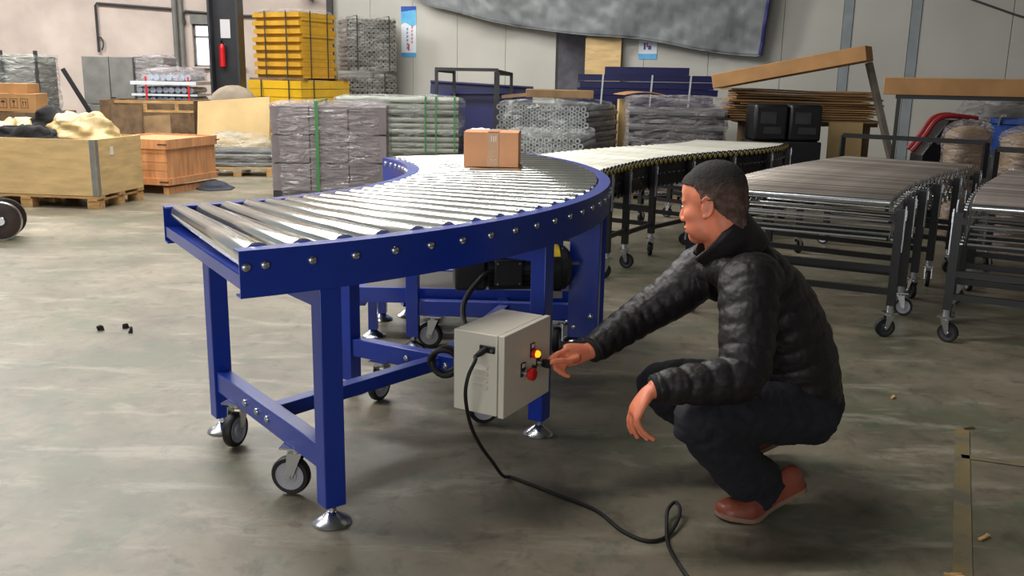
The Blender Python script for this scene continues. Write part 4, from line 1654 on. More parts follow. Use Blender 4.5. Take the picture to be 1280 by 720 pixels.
# ------------------------------------------------------------------ wrapped bundles of rollers
def bundle(name, loc, rz, label, axis, length, rows, cols, r, mat, film, size, lgap=0.0, hollow=True, hexp=True, jitter=0.004, straps=(), strapmat=None, cat='bundle', group=None, amp=0.02,
           z0=0.1, power=6, seed=1.0, pallet=True, dome=0.0, ns=4.0):
    root = empty(name, loc, label, cat, group, rz)
    bb = B()
    if axis == 'Y':
        if hollow:
            bb.cyl((0, -length / 2 - 0.0015, 0), (0, -length / 2, 0), r * 0.48, n=10, mi=1)  # dark disc painted in for the shade inside the roller end
            bb.tube([(0, -length / 2 + 0.03, 0), (0, -length / 2 + 0.03, 0), (0, -length / 2, 0), (0, -length / 2, 0), (0, length / 2, 0)], [0.002, r * 0.45, r * 0.5, r, r], 10)
        else:
            bb.cyl((0, -length / 2, 0), (0, length / 2, 0), r, n=10)
    else:
        bb.cyl((-length / 2, 0, 0), (length / 2, 0, 0), r, n=10)
    me = bb.mesh('roller', [mat, DARKGREY] if axis == 'Y' else mat)
    n = 0
    for i in range(rows):
        for j in range(cols):
            if n >= 300: break
            inner = 0 < i < rows - 1 and 0 < j < cols - 1
            if axis == 'X' and inner and not (j < 1 or i > rows - 2):
                continue
            u = (j - (cols - 1) / 2) * 2.06 * r + (r if (hexp and i % 2) else 0)
            z = z0 + r + i * (1.76 if hexp else 2.04) * r + (i // 3) * lgap
            dx = random.uniform(-jitter, jitter)
            loc_ = (u, dx, z) if axis == 'Y' else (dx, u, z)
            inst('roller', me, root, loc_)
            n += 1
    if pallet:
        for k in range(5):
            bb = B()
            bb.box((0, -size[1] / 2 + 0.06 + k * (size[1] - 0.12) / 4, z0 - 0.011), (size[0], 0.10, 0.02))
            part('pallet_board', bb, PINE, root, local=True)
        for sx in (-1, 0, 1):
            for sy in (-1, 0, 1):
                bb = B()
                bb.box((sx * (size[0] / 2 - 0.06), sy * (size[1] / 2 - 0.06), (z0 - 0.021) / 2), (0.1, 0.1, z0 - 0.021))
                part('pallet_block', bb, PINE, root, local=True)
    if film:
        h = hull((0, 0, max(0.02, z0 - 0.06)), (size[0] + 0.03, size[1] + 0.03, size[2] - max(0.02, z0 - 0.06)), 0, power, amp, 64, 22, ns, seed, dome=dome, bot=False)
        part('stretch_wrap', h, film, root, sharp=180, local=True)
    for (x, wd_) in straps:
        bb = B()
        hx, hy, hz = size[0] / 2 + 0.03, size[1] / 2 + 0.035, size[2] + 0.035
        bb.box((x, -hy, (hz + z0) / 2), (wd_, 0.004, hz - z0))
        bb.box((x, 0, hz), (wd_, 2 * hy, 0.004))
        bb.box((x, hy, (hz + z0) / 2), (wd_, 0.004, hz - z0))
        part('strap', bb, strapmat, root, local=True)
    return root


# A: big wrapped pallet right behind the blue conveyor
pa = bundle('wrapped_pallet', (-2.02, 10.40, 0), R(6), 'large pallet of grey goods in wrinkled clear film with one green strap', 'X', 1.16, 0, 0, 0.05, TUBEA, FILM, (1.24, 1.05, 0.98), straps=((-0.12, 0.035),), strapmat=GREEN, cat='pallet', amp=0.016, hexp=False, z0=0.06, seed=2.0, pallet=False, ns=6)
bb = B()
bb.box((0, 0, 0.145), (0.39, 0.50, 0.282))
rlm = bb.mesh('packed_block', BLOCKM)
for i in range(3):
    for j in range(2):
        for k in range(3):
            o_ = inst('packed_block', rlm, pa, ((i - 1) * 0.405, (j - 0.5) * 0.515, 0.07 + 0.30 * k), (0, 0, random.uniform(-0.01, 0.01)))
bb = B()
bb.box((0, 0, 0.035), (1.2, 1.02, 0.065))
part('base_board', bb, DARKGREY, pa, local=True)
# B: behind A, layers of rollers with green straps
bundle('wrapped_pallet', (-1.48, 12.05, 0), R(4), 'wrapped pallet of layered grey tubes with green straps, just left of the carton', 'X', 1.5, 12, 12, 0.034, TUBEM, FILMG, (1.62, 0.95, 1.0), straps=((0.34, 0.018), (0.47, 0.018), (0.70, 0.018)), strapmat=GREEN, cat='pallet', amp=0.03, z0=0.1, seed=5.0, hexp=False, lgap=0.03, power=5, dome=0.02)
# C: roller ends like a honeycomb
bundle('wrapped_pallet', (0.50, 11.15, 0), R(-24), 'wrapped stack of silver rollers showing honeycomb ends, right of the carton', 'Y', 1.05, 15, 16, 0.0335, STEEL2, FILMW, (1.14, 1.10, 1.0), cat='pallet', amp=0.03, z0=0.1, seed=9.0, power=5, dome=0.03, straps=())
# lower bundle in front of C
bundle('wrapped_pallet', (0.36, 9.9, 0), R(-14), 'low wrapped bundle of silver roller ends in front of the honeycomb stack', 'Y', 0.8, 11, 13, 0.031, STEEL2, FILMW, (0.88, 0.84, 0.73), cat='pallet', amp=0.03, z0=0.1, seed=12.0, power=5, dome=0.02)
# D: grey tubes lying sideways under crumpled film
bundle('wrapped_pallet', (1.80, 10.62, 0), R(-6), 'wrapped pallet of dark grey tubes lying sideways in front of the navy stack', 'X', 1.02, 11, 10, 0.045, TUBED, FILM, (1.08, 0.9, 1.08), cat='pallet', amp=0.035, z0=0.1, seed=15.0, dome=0.02, ns=5)
# E: film-wrapped frames on a pallet behind the orange crate
bundle('wrapped_pallet', (-3.55, 12.1, 0), R(5), 'low pallet of steel bars under a film heap, between orange crate and large wrapped pallet', 'X', 0.86, 4, 8, 0.03, TUBED, FILMG, (0.95, 0.66, 0.44), cat='pallet', amp=0.05, z0=0.11, seed=18.0, power=3.2, dome=0.08)
h = hull((-0.42, 11.38, 0.0), (0.34, 0.30, 0.62), 0.2, 3, 0.06, 30, 10, 5, 3.0, dome=0.04)
solo('plastic_bag', h, BAGW, 'white crumpled plastic bag standing just behind the carton on the conveyor', 'bag', sharp=180)


# ------------------------------------------------------------------ yellow frames and grey roller stack by the column
def yellow_frame(w, d, h, full):
    bb = B()
    if full:
        bb.box((0, 0, h * 0.70), (w, d, h * 0.56))
        bb.box((0, 0, h * 0.22), (w - 0.13, d - 0.006, h * 0.44))
    else:
        bb.box((0, 0, h / 2), (w, d, h - 0.008))
    return bb


ys = empty('yellow_frame_stack', (-3.45, 14.9, 1.22), 'tall strapped stack of yellow steel frames beside the dark column', 'frame stack', rz=R(62))
hh = 0.121
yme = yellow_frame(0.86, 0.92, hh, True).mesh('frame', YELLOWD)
for k in range(8):
    o_ = inst('frame', yme, ys, (random.uniform(-0.012, 0.012), random.uniform(-0.012, 0.012), k * hh), (0, 0, random.uniform(-0.012, 0.012)))
for (ax_, pp) in (('y', -0.22), ('y', 0.2), ('x', -0.2), ('x', 0.2)):
    bb = B()
    if ax_ == 'y':
        bb.box((-0.45, pp, 0.49), (0.006, 0.018, 1.0))
    else:
        bb.box((pp, -0.48, 0.49), (0.018, 0.006, 1.0))
    part('strap', bb, STRAPD, ys, local=True)
h = hull((0, 0, 0.966), (0.9, 0.95, 0.02), 0, 6, 0.02, 40, 3, 6, 4.0, dome=0.02, bot=False)
part('film_cover', h, FILMG, ys, sharp=180, local=True)
yl = empty('yellow_frame_stack', (-3.40, 14.9, 0), 'lower wide stack of yellow steel beams underneath the tall yellow stack', 'frame stack', rz=R(62))
hh = 0.125
yme2 = yellow_frame(1.16, 1.05, hh, False).mesh('beam', YELLOW)
for k in range(9):
    inst('beam', yme2, yl, (random.uniform(-0.01, 0.01), random.uniform(-0.01, 0.01), 0.06 + k * hh))
for (ax_, pp) in (('y', -0.3), ('y', 0.25), ('x', -0.3)):
    bb = B()
    if ax_ == 'y':
        bb.box((-0.595, pp, 0.62), (0.006, 0.02, 1.15))
    else:
        bb.box((pp, -0.54, 0.62), (0.02, 0.006, 1.15))
    part('strap', bb, STRAPD, yl, local=True)
bb = B()
for sx in (-0.45, 0, 0.45):
    bb.box((sx, 0, 0.03), (0.09, 1.0, 0.06))
part('skid', bb, PINE, yl, local=True)
bb = B()
for sx in (-0.48, 0.48):
    bb.box((sx, 0, 1.2025), (0.1, 1.08, 0.03))
part('spacer', bb, DARKWOOD, yl, local=True)

bundle('roller_stack', (-2.50, 15.97, 1.33), R(22), 'strapped stack of grey rollers on top, right of the yellow stacks', 'Y', 0.7, 11, 11, 0.037, TUBEG, FILMG, (0.86, 0.74, 0.86), straps=((-0.25, 0.016), (0.28, 0.016)), strapmat=STRAPD, cat='roller stack', hexp=False, amp=0.012, z0=0.02, seed=22, pallet=False)
bundle('roller_stack', (-2.50, 15.97, 0), R(22), 'lower stack of grey rollers carrying the upper grey stack', 'Y', 0.7, 14, 10, 0.04, TUBEG, FILMG, (0.86, 0.74, 1.28), straps=((0.2, 0.016),), strapmat=STRAPD, cat='roller stack', hexp=False, amp=0.015, z0=0.1, seed=25, pallet=True)

# ------------------------------------------------------------------ crates at the left
def wood_crate(loc, rz, w, d, z0, z1):
    root = empty('plywood_crate', loc, 'large plywood crate on a pallet at the left, heaped with yellowed sheets', 'crate', rz=rz)
    th = 0.018
    for (c, dim) in (((-w / 2, 0, 0), (w, th)), ((-w / 2, d, 0), (w, th))):
        bb = B()
        bb.box((c[0], c[1] + th / 2, (z0 + z1) / 2), (dim[0], th, z1 - z0))
        part('side_panel', bb, PLY, root, local=True)
    for x in (-th / 2, -w + th / 2):
        bb = B()
        bb.box((x, d / 2, (z0 + z1) / 2), (th, d - th * .2, z1 - z0))
        part('side_panel', bb, PLY, root, local=True)
    bb = B()
    bb.box((-w / 2, d / 2, z0 + 0.01), (w - 0.04, d - 0.04, 0.02))
    part('crate_floor', bb, PLY, root, local=True)
    bb = B()
    bb.box((-0.028, -0.002, (z0 + z1) / 2), (0.05, 0.004, z1 - z0))
    bb.box((0.002, 0.028, (z0 + z1) / 2), (0.004, 0.05, z1 - z0))
    for k in range(14):
        z = z0 + 0.025 + k * (z1 - z0 - 0.05) / 13
        bb.box((-0.028 + 0.012 * (-1) ** k, -0.005, z), (0.012, 0.004, 0.010))
    part('corner_strip', bb, STEEL2, root, local=True, label='toothed metal corner strip')
    bb = B()
    bb.box((0.0015, d * 0.35, z1 - 0.12), (0.003, 0.05, 0.08))
    part('paper_label', bb, LABELW, root, local=True)
    for yy in (0.05, d / 2, d - 0.05):
        bb = B()
        bb.box((-w / 2, yy, z0 - 0.016), (w + 0.02, 0.1, 0.022))
        part('pallet_board', bb, PINE, root, local=True)
    for x in (-0.06, -w / 2, -w + 0.06):
        bb = B()
        bb.box((x, d / 2, z0 - 0.037), (0.1, d + 0.02, 0.02))
        part('pallet_stringer', bb, PINE, root, local=True)
        for yy in (0.05, d / 2, d - 0.05):
            bb = B()
            bb.box((x, yy, (z0 - 0.047) / 2), (0.12, 0.1, z0 - 0.047))
            part('pallet_block', bb, PINE, root, local=True)
    return root


crR = R(-8)
wood_crate((-3.935, 8.72, 0), crR, 1.5, 0.8, 0.125, 0.655)


def cr(x, y_, z):
    v = Matrix.Rotation(crR, 3, 'Z') @ Vector((x, y_, 0))
    return (-3.935 + v.x, 8.72 + v.y, z)


k_ = 0
for (x, y_, z, sx, sy, sz, m, nm, lab, cat) in ((-0.42, 0.50, 0.55, 0.75, 0.5, 0.25, YSHEET, 'plastic_sheet_heap', 'heap of yellowed plastic sheets on the right end of the plywood crate', 'sheets'),
                                                (-1.12, 0.45, 0.55, 0.65, 0.55, 0.20, YSHEET, 'plastic_sheet_heap', 'heap of brownish yellow sheets on the left end of the plywood crate', 'sheets'),
                                                (-0.75, 0.56, 0.60, 0.55, 0.4, 0.24, BLACKRAG, 'cloth_heap', 'dark cloth bundle between the two yellowed heaps in the crate', 'cloth'),
                                                (-0.85, 0.20, 0.55, 1.0, 0.26, 0.13, BLACKRAG, 'cloth_heap', 'ragged black cloth strip along the front edge of the plywood crate', 'cloth')):
    k_ += 1
    c_ = cr(x, y_, z)
    h = hull(c_, (sx, sy, sz), crR, 2.6, 0.07, 48, 14, 6.5, 7.0 * k_, taper=0.35, dome=0.03)
    solo(nm, h, m, lab, cat, sharp=180)

# orange crate
oc = empty('orange_crate', (-3.71, 9.93, 0), 'orange varnished wooden crate on skids, right of the plywood crate', 'crate', rz=R(-15))
W_, D_ = 0.80, 0.90
OZ0, OZ1 = 0.10, 0.575
for (y_, nm) in ((0.0, 'f'), (D_, 'b')):
    for k in range(4):
        bb = B()
        hz = (OZ1 - OZ0 - 0.11) / 4
        bb.box((-W_ / 2, y_, OZ0 + 0.055 + hz * (k + 0.5)), (W_ - 0.01, 0.018, hz - 0.004))
        part('plank', bb, ORANGEW, oc, local=True)
for x in (-0.01, -W_ + 0.01):
    for k in range(5):
        bb = B()
        wy_ = D_ / 5
        bb.box((x, wy_ * (k + 0.5), (OZ0 + OZ1) / 2), (0.018, wy_ - 0.004, OZ1 - OZ0 - 0.01))
        part('plank', bb, ORANGEW, oc, local=True)
for z in (OZ0 + 0.03, OZ1 - 0.045):
    hgt = 0.07 if z < 0.3 else 0.10
    for (c, dm) in (((-W_ / 2, -0.02, z), (W_ + 0.02, 0.022, hgt)), ((-W_ / 2, D_ + 0.02, z), (W_ + 0.02, 0.022, hgt)),
                    ((0.01, D_ / 2, z), (0.022, D_ + 0.04, hgt)), ((-W_ - 0.01, D_ / 2, z), (0.022, D_ + 0.04, hgt))):
        bb = B()
        bb.box(c, dm)
        part('batten', bb, ORANGEW, oc, local=True)
    for (x, y_) in ((0.0, -0.02), (0.01, D_)):
        bb = B()
        bb.box((x - 0.04, y_ - 0.013, z), (0.10, 0.004, 0.012))
        bb.box((x + 0.013, y_ + 0.03, z), (0.004, 0.08, 0.012))
        part('corner_bracket', bb, DARKGREY, oc, local=True)
bb = B()
bb.box((-W_ / 2, D_ / 2, OZ1 - 0.02), (W_ - 0.02, D_ - 0.02, 0.02))
part('lid', bb, ORANGEW, oc, local=True)
for x in (-0.03, -W_ + 0.03):
    bb = B()
    bb.box((x, D_ / 2, 0.035), (0.06, D_ + 0.03, 0.07))
    part('skid', bb, ORANGEW, oc, local=True)

# open dark crate, with a board leaning inside
dk = empty('open_crate', (-5.02, 13.2, 0), 'open old wooden crate with frame slats behind the orange crate', 'crate', rz=R(3))
for (c, dm, m) in (((-0.60, -0.0, 0.45), (0.05, 0.9, 0.90), DARKWOOD), ((0.60, 0, 0.45), (0.05, 0.9, 0.90), DARKWOOD), ((0, 0.45, 0.45), (1.2, 0.03, 0.88), DARKWOOD),
                   ((0.1, -0.44, 0.88), (1.05, 0.04, 0.035), PINE), ((0.1, -0.44, 0.76), (1.05, 0.04, 0.03), PINE), ((-0.50, -0.44, 0.45), (0.16, 0.03, 0.90), DARKWOOD), ((-0.02, -0.44, 0.82), (0.05, 0.03, 0.1), PINE), ((0.40, -0.44, 0.82), (0.05, 0.03, 0.1), PINE), ((0, 0, 0.02), (1.2, 0.9, 0.04), DARKWOOD)):
    bb = B()
    bb.box(c, dm)
    part('board', bb, m, dk, local=True)
bb = B()
bb.box((-4.83, 12.66, 0.36), (0.36, 0.02, 0.70), rx=R(-10), ry=R(-4))
solo('brown_board', bb, CARD3, 'brown board leaning against the front of the open old crate', 'board')
bb = B()
bb.box((-5.25, 12.64, 0.42), (0.42, 0.02, 0.84), rx=R(-6), ry=R(2))
solo('grimy_board', bb, DARKWOOD, 'grimy film-covered board at the left of the open old crate', 'board')
bb = B()
bb.prism([(-4.30, 12.55, 0.0), (-3.36, 12.70, 0.0), (-3.36, 12.9, 0.975), (-4.30, 12.75, 0.90)], (0.0, 0.03, 0))
solo('plywood_sheet', bb, PLY2, 'pale plywood sheet leaning upright behind the film-wrapped low pallet', 'board')
bb = B()
bb.box((-3.78, 13.15, 0.46), (0.8, 0.03, 0.92), rx=R(-8))
solo('plywood_sheet', bb, DARKWOOD, 'dark plywood sheet hidden behind the pale leaning sheet', 'board') if False else None
h = hull((-3.98, 13.28, 0.0), (0.62, 0.32, 0.93), 0.1, 3, 0.03, 40, 10, 3, 31.0, dome=0.16)
solo('covered_heap', h, M('beige grey cover cloth', (128, 116, 100), 0.85, bump=0.4, bs=8), 'grey brown covered heap behind the pale plywood sheet', 'heap', sharp=180)

# stacked cartons with handling marks, far left
for (x, y_, w, h_, z, lab) in ((-6.86, 13.0, 0.62, 0.24, 0.72, 'brown carton with handling marks at the far left, under a smaller carton'), (-6.90, 13.1, 0.40, 0.13, 0.962, 'smaller carton lying on top of the carton with handling marks')):
    r_ = empty('marked_carton', (x, y_, z), lab, 'carton', rz=R(4))
    bb = B()
    bb.box((0, 0, h_ / 2), (w, 0.4, h_))
    part('carton_body', bb, CARD2, r_, local=True, bevel=0.004)
    bb = B()
    bb.box((0, 0, h_ + 0.0005), (0.05, 0.4, 0.001))
    part('tape', bb, TAPE, r_, local=True)
    if h_ > 0.2:
        for k in range(3):
            cx_ = -0.12 + k * 0.14
            bb = B()
            yf = -0.2015
            for (a, c, ww, hh_) in ((cx_, 0.17, 0.10, 0.006), (cx_, 0.05, 0.10, 0.006), (cx_ - 0.047, 0.11, 0.006, 0.12), (cx_ + 0.047, 0.11, 0.006, 0.12)):
                bb.box((a, yf, c), (ww, 0.001, hh_))
            if k == 0:
                bb.prism([(cx_ - 0.03, yf, 0.12)] + [(cx_ + 0.03 * math.cos(t), yf, 0.12 + 0.03 * math.sin(t)) for t in np.linspace(math.pi, 0, 9)], (0, -0.001, 0))
                bb.box((cx_, yf, 0.095), (0.006, 0.001, 0.05))
            elif k == 1:
                bb.prism([(cx_ - 0.022, yf, 0.15), (cx_ + 0.022, yf, 0.15), (cx_ + 0.008, yf, 0.115), (cx_ - 0.008, yf, 0.115)], (0, -0.001, 0))
                bb.box((cx_, yf, 0.095), (0.006, 0.001, 0.04))
                bb.box((cx_, yf, 0.073), (0.03, 0.001, 0.006))
            else:
                for dx in (-0.018, 0.018):
                    bb.box((cx_ + dx, yf, 0.095), (0.008, 0.001, 0.05))
                    bb.prism([(cx_ + dx - 0.014, yf, 0.12), (cx_ + dx + 0.014, yf, 0.12), (cx_ + dx, yf, 0.145)], (0, -0.001, 0))
            part('handling_mark', bb, INKD, r_, local=True)
bb = B()
bb.box((-6.9, 13.2, 0.36), (1.1, 0.8, 0.72))
solo('stacked_timber', bb, DARKWOOD, 'dark timber stack carrying the cartons at the far left', 'timber', bevel=0.01)

# grey racks and cabinet by the left wall
rk = empty('wrapped_rack', (-7.56, 14.3, 0), 'dark grey racks in torn film at the far left edge', 'rack')
for (x, w) in ((-0.28, 0.52), (0.25, 0.48)):
    bb = B()
    bb.box((x, 0, 0.78), (w, 0.6, 1.38))
    part('cabinet_body', bb, GREYMET, rk, local=True, bevel=0.01)
for (x, z, w, h_) in ((-0.02, 0.8, 0.05, 1.5), (0.50, 0.8, 0.04, 1.5), (0.25, 1.0, 0.5, 0.03), (-0.3, 1.0, 0.5, 0.03), (0.25, 0.55, 0.03, 0.9)):
    bb = B()
    bb.box((x, -0.33, z), (w, 0.05, h_))
    part('rack_bar', bb, DARKGREY, rk, local=True)
h = hull((0.02, -0.02, 0.5), (1.1, 0.72, 0.98), 0, 6, 0.03, 48, 10, 5, 41.0, bot=False)
part('stretch_wrap', h, FILMG, rk, local=True, sharp=180)
cbn = empty('grey_cabinet', (-6.2, 15.3, 0), 'grey metal cabinet draped with clear film under the wall conduit', 'cabinet')
bb = B()
bb.box((-0.45, 0.0, 1.13), (0.42, 0.6, 0.74))
bb.box((-0.45, 0.0, 0.38), (0.42, 0.6, 0.74))
part('side_unit', bb, GREYMET, cbn, local=True, bevel=0.008)
bb = B()
bb.box((0.20, 0.0, 1.17), (0.86, 0.6, 0.66))
part('upper_unit', bb, GREYMET, cbn, local=True, bevel=0.008)
bb = B()
bb.box((0.20, 0.05, 0.42), (0.86, 0.5, 0.8))
part('lower_unit', bb, DARKVOID, cbn, local=True)
for (x, z, w, h_) in ((-0.19, 0.85, 0.06, 0.05), (0.17, 1.15, 0.03, 0.68), (0.20, 0.84, 0.86, 0.04)):
    bb = B()
    bb.box((x, -0.315, z), (w, 0.03, h_))
    part('rail', bb, DARKGREY, cbn, local=True)
h = hull((0.40, 0, 0.95), (0.55, 0.68, 0.57), 0, 5, 0.03, 48, 10, 5, 44.0, bot=False)
part('film_drape', h, FILM, cbn, local=True, sharp=180)
bb = B()
bb.bar((-6.93, 14.5, 1.30), (-6.50, 14.6, 0.45), 0.06, 0.06)
bb.box((-6.42, 14.62, 0.22), (0.5, 0.3, 0.44))
solo('tool_stand', bb, BLACK, 'black bar leaning up from a low dark stand left of the grey cabinet', 'stand')

# white rollers strapped with red on a skid
wr = empty('roller_skid', (-5.15, 14.2, 0), 'white wrapped rollers strapped in rows on a skid beside the grey cabinet', 'roller stack', rz=R(2))
bb = B()
bb.cyl((0, -0.35, 0), (0, 0.35, 0), 0.045, n=10)
wme = bb.mesh('roller', M('pale wrapped roller', (168, 176, 190), 0.35, 0.2))
for (z, n_) in ((0.88, 9), (1.02, 9), (1.20, 7)):
    for k in range(n_):
        inst('roller', wme, wr, ((k - (n_ - 1) / 2) * 0.092 + (0.06 if n_ < 9 else 0), random.uniform(-0.02, 0.02), z))
bb = B()
bb.box((0, 0, 0.80), (0.95, 0.8, 0.05))
bb.box((0, 0, 0.95), (0.95, 0.8, 0.03))
bb.box((0, 0, 1.12), (0.95, 0.85, 0.05))
part('tray', bb, WSTRAP, wr, local=True)
bb = B()
for x in (-0.42, 0.42):
    for y_ in (-0.3, 0.3):
        bb.box((x, y_, 0.39), (0.08, 0.08, 0.78))
part('stand_legs', bb, DARKWOOD, wr, local=True)
for x in (-0.25, 0.36):
    bb = B()
    bb.box((x, -0.42, 1.0), (0.025, 0.006, 0.42))
    part('strap', bb, RED, wr, local=True)
h = hull((0.05, 0, 1.16), (0.9, 0.7, 0.12), 0, 3, 0.05, 40, 6, 7, 47.0, dome=0.05, bot=False)
part('film_cover', h, FILM, wr, local=True, sharp=180)

# steel wheel at the left edge
wh = empty('flanged_wheel', (-3.97, 7.12, 0), 'dark steel flanged wheel with bright hub on the floor at the left edge', 'wheel', rz=R(18))
bb = B()
bb.lathe([(0.06, -0.10), (0.142, -0.10), (0.150, -0.095), (0.150, -0.08), (0.09, -0.075), (0.09, 0.075), (0.150, 0.08), (0.150, 0.10), (0.06, 0.10)], 32, (0, 0, 0.150), 'Y')
part('spool', bb, STEELDARK, wh, local=True)
bb = B()
bb.lathe([(0.141, -0.103), (0.151, -0.098), (0.151, -0.082), (0.146, -0.079)], 32, (0, 0, 0.150), 'Y', ring=True)
part('bright_rim', bb, ZINC, wh, local=True)
bb = B()
bb.lathe([(0.032, -0.125), (0.036, -0.12), (0.036, -0.09), (0.030, -0.088)], 18, (0, 0, 0.150), 'Y')
part('hub', bb, ZINC, wh, local=True, label='bright metal hub')
# dark cloth on the floor
h = hull((-3.42, 10.55, 0.0), (0.42, 0.62, 0.03), 0.4, 2.4, 0.03, 40, 4, 6, 51.0, taper=0.3, dome=0.02)
solo('floor_cloth', h, NAVYRAG, 'dark cloth dropped flat on the floor beside the orange crate', 'cloth', sharp=180)

# ------------------------------------------------------------------ back row
# posters
for (x0, x1, z0, z1, nm, lab) in ((-1.975, -1.705, 1.60, 2.435, 'wall_poster', 'tall blue and white poster with vertical print on the back wall'), (1.875, 2.135, 1.595, 1.875, 'wall_poster', 'small white and cyan poster on the wall under the tarpaulin edge')):
    p0, p1 = wallpt(x0, 0.006), wallpt(x1, 0.006)
    c_ = (p0 + p1) / 2
    ln = (p1 - p0).length
    root = empty(nm, (c_.x, c_.y, z0), lab, 'poster', rz=wrot)
    H_ = z1 - z0
    bb = B()
    bb.box((0, 0, H_ / 2), (ln, 0.004, H_))
    part('sheet', bb, POSTW, root, local=True)
    if H_ > 0.5:
        bb = B()
        bb.box((0, -0.003, H_ - 0.045), (ln, 0.002, 0.09))
        part('top_band', bb, POSTB, root, local=True)
        bb = B()
        pts = [(-ln / 2, -0.0035, H_ - 0.09), (ln / 2, -0.0035, H_ - 0.06)] + [(ln / 2 - ln * k / 8, -0.0035, H_ - 0.30 - 0.03 * math.sin(k * 0.8)) for k in range(9)]
        bb.prism(pts, (0, -0.001, 0))
        part('wave_band', bb, POSTC, root, local=True)
        bb = B()
        bb.box((0, -0.003, 0.035), (ln, 0.002, 0.07))
        part('bottom_band', bb, POSTC, root, local=True)
        for (x, m, n_, top, st) in ((-0.025, POSTB, 6, H_ - 0.36, 0.062), (0.07, POSTR, 5, H_ - 0.33, 0.062)):
            bb = B()
            for k in range(n_):
                z = top - k * st
                bb.box((x, -0.004, z), (0.036, 0.001, 0.008))
                bb.box((x, -0.004, z - 0.018), (0.040, 0.001, 0.007))
                bb.box((x + 0.004 * (-1) ** k, -0.004, z - 0.014), (0.008, 0.001, 0.042))
                bb.box((x - 0.014, -0.004, z - 0.026), (0.007, 0.001, 0.02))
            part('vertical_print', bb, m, root, local=True)
        bb = B()
        bb.box((0.0, -0.004, 0.16), (0.03, 0.001, 0.11))
        part('red_seal', bb, POSTR, root, local=True)
    else:
        bb = B()
        bb.box((0, -0.003, 0.04), (ln, 0.002, 0.08))
        part('bottom_band', bb, POSTC, root, local=True)
        bb = B()
        bb.box((-0.05, -0.003, 0.19), (0.03, 0.002, 0.10))
        bb.box((0.03, -0.003, 0.17), (0.05, 0.002, 0.06))
        part('print_block', bb, POSTB, root, local=True)
        bb = B()
        bb.box((-0.01, -0.0035, 0.21), (0.025, 0.002, 0.07))
        part('red_print', bb, POSTR, root, local=True)

# plywood board standing in the recess
bb = B()
p0, p1 = wallpt(1.13, 0.12), wallpt(1.66, 0.12)
c_ = (p0 + p1) / 2
bb.box((c_.x, c_.y, 0.955), (0.585, 0.018, 1.90), rz=wrot)
solo('plywood_board', bb, PLY, 'upright plywood board standing against the wall behind the navy sheet stack', 'board')

# tarpaulin along the wall
edge = [(-1.95, 2.86), (-1.532, 2.504), (-1.258, 2.398), (-0.988, 2.344), (-0.176, 2.136), (0.611, 2.01), (1.151, 1.948), (1.841, 1.899), (2.287, 1.83), (2.721, 1.74), (3.143, 1.675), (3.50, 1.645), (3.57, 1.66)]
bb = B()
nx, nz = 150, 40
vs = []
ec = catmull([(e[0], e[1], 0) for e in edge], 12)
ex = [p[0] for p in ec]
ez = [p[1] for p in ec]
for i in range(nx + 1):
    x = -1.95 + (3.57 + 1.95) * i / nx
    zb_ = float(np.interp(x, ex, ez))
    for j in range(nz + 1):
        u = j / nz
        z = zb_ + (3.4 - zb_) * u
        xx = x + (0.17 * u * (i / nx) ** 6)
        d = 0.22 + 0.07 * fbm(xx * 1.1 - z * .5, z * 1.3, 0.5) + 0.055 * fbm(xx * 2.6 + z * 1.8, z * 2.0, 7.7) + 0.02 * fbm(xx * 8, z * 5 + xx * 2, 2.2) + 0.10 * u
        p = wallpt(xx, d, z)
        vs.append(tuple(p))
fs = []
for i in range(nx):
    for j in range(nz):
        a = i * (nz + 1) + j
        fs.append((a, a + nz + 1, a + nz + 2, a + 1))
bb.add(vs, fs)
tp = empty('tarpaulin', tuple(wallpt(0.8, 0.25, 1.64)), 'big grey tarpaulin hung along the back wall with a sagging lower edge', 'tarpaulin')
o_ = part('sheet', bb, TARP, tp, sharp=180)
sd = o_.modifiers.new('s', 'SOLIDIFY')
sd.thickness = 0.008
bb = B()
bb.tube([Vector(vs[nx * (nz + 1) + j]) + wnor * 0.012 for j in range(nz + 1)], 0.028, 8)
part('hem', bb, TARPEDGE, tp, label='blue hem along the right edge')
bb = B()
bb.tube([Vector(vs[i * (nz + 1)]) for i in range(nx + 1)], 0.012, 6)
part('lower_hem', bb, TARP, tp)
bb = B()
bb.tube([Vector(vs[i * (nz + 1) + nz]) for i in range(0, nx + 1, 10)], 0.03, 8)
part('hanging_bar', bb, DARKGREY, tp)

# navy panels in the left of the back row
for (c, d, ry, rx, lab) in (((-0.52, 13.93, 0.72), (1.52, 0.05, 1.16), 2.5, -9, 'tall navy panel standing rearmost behind the grey trolley frame'),
                            ((-0.35, 13.60, 0.56), (1.15, 0.05, 1.06), -1, -8, 'mid navy panel leaning in front of the tall navy panel'),
                            ((-1.05, 13.76, 0.49), (0.85, 0.05, 0.98), 0, -7, 'short navy panel at the left end of the navy panels')):
    bb = B()
    bb.box(c, d, rx=R(rx), ry=R(ry))
    c0 = Vector(c)
    mm = Matrix.Rotation(R(ry), 3, 'Y') @ Matrix.Rotation(R(rx), 3, 'X')
    for sz in (-1, 1):
        bb.box(c0 + mm @ Vector((0, -0.045, sz * (d[2] / 2 - 0.012))), (d[0], 0.06, 0.024), mat=mm)
    zmin = min(v[2] for v in bb.v)
    bb.v = [(v[0], v[1], v[2] - zmin + 0.002) for v in bb.v]
    solo('leaning_sheet', bb, NAVY, lab, 'panel')
bb = B()
for k in range(4):
    bb.box((-0.55 + 0.03 * k, 12.82, 0.10 + 0.135 * k), (0.98, 0.46, 0.125), rz=R(4 * (k % 2)), ry=R(0))
solo('navy_box_section', bb, NAVY, 'pile of navy steel channels in front of the trolley frame', 'channels', bevel=0.006)
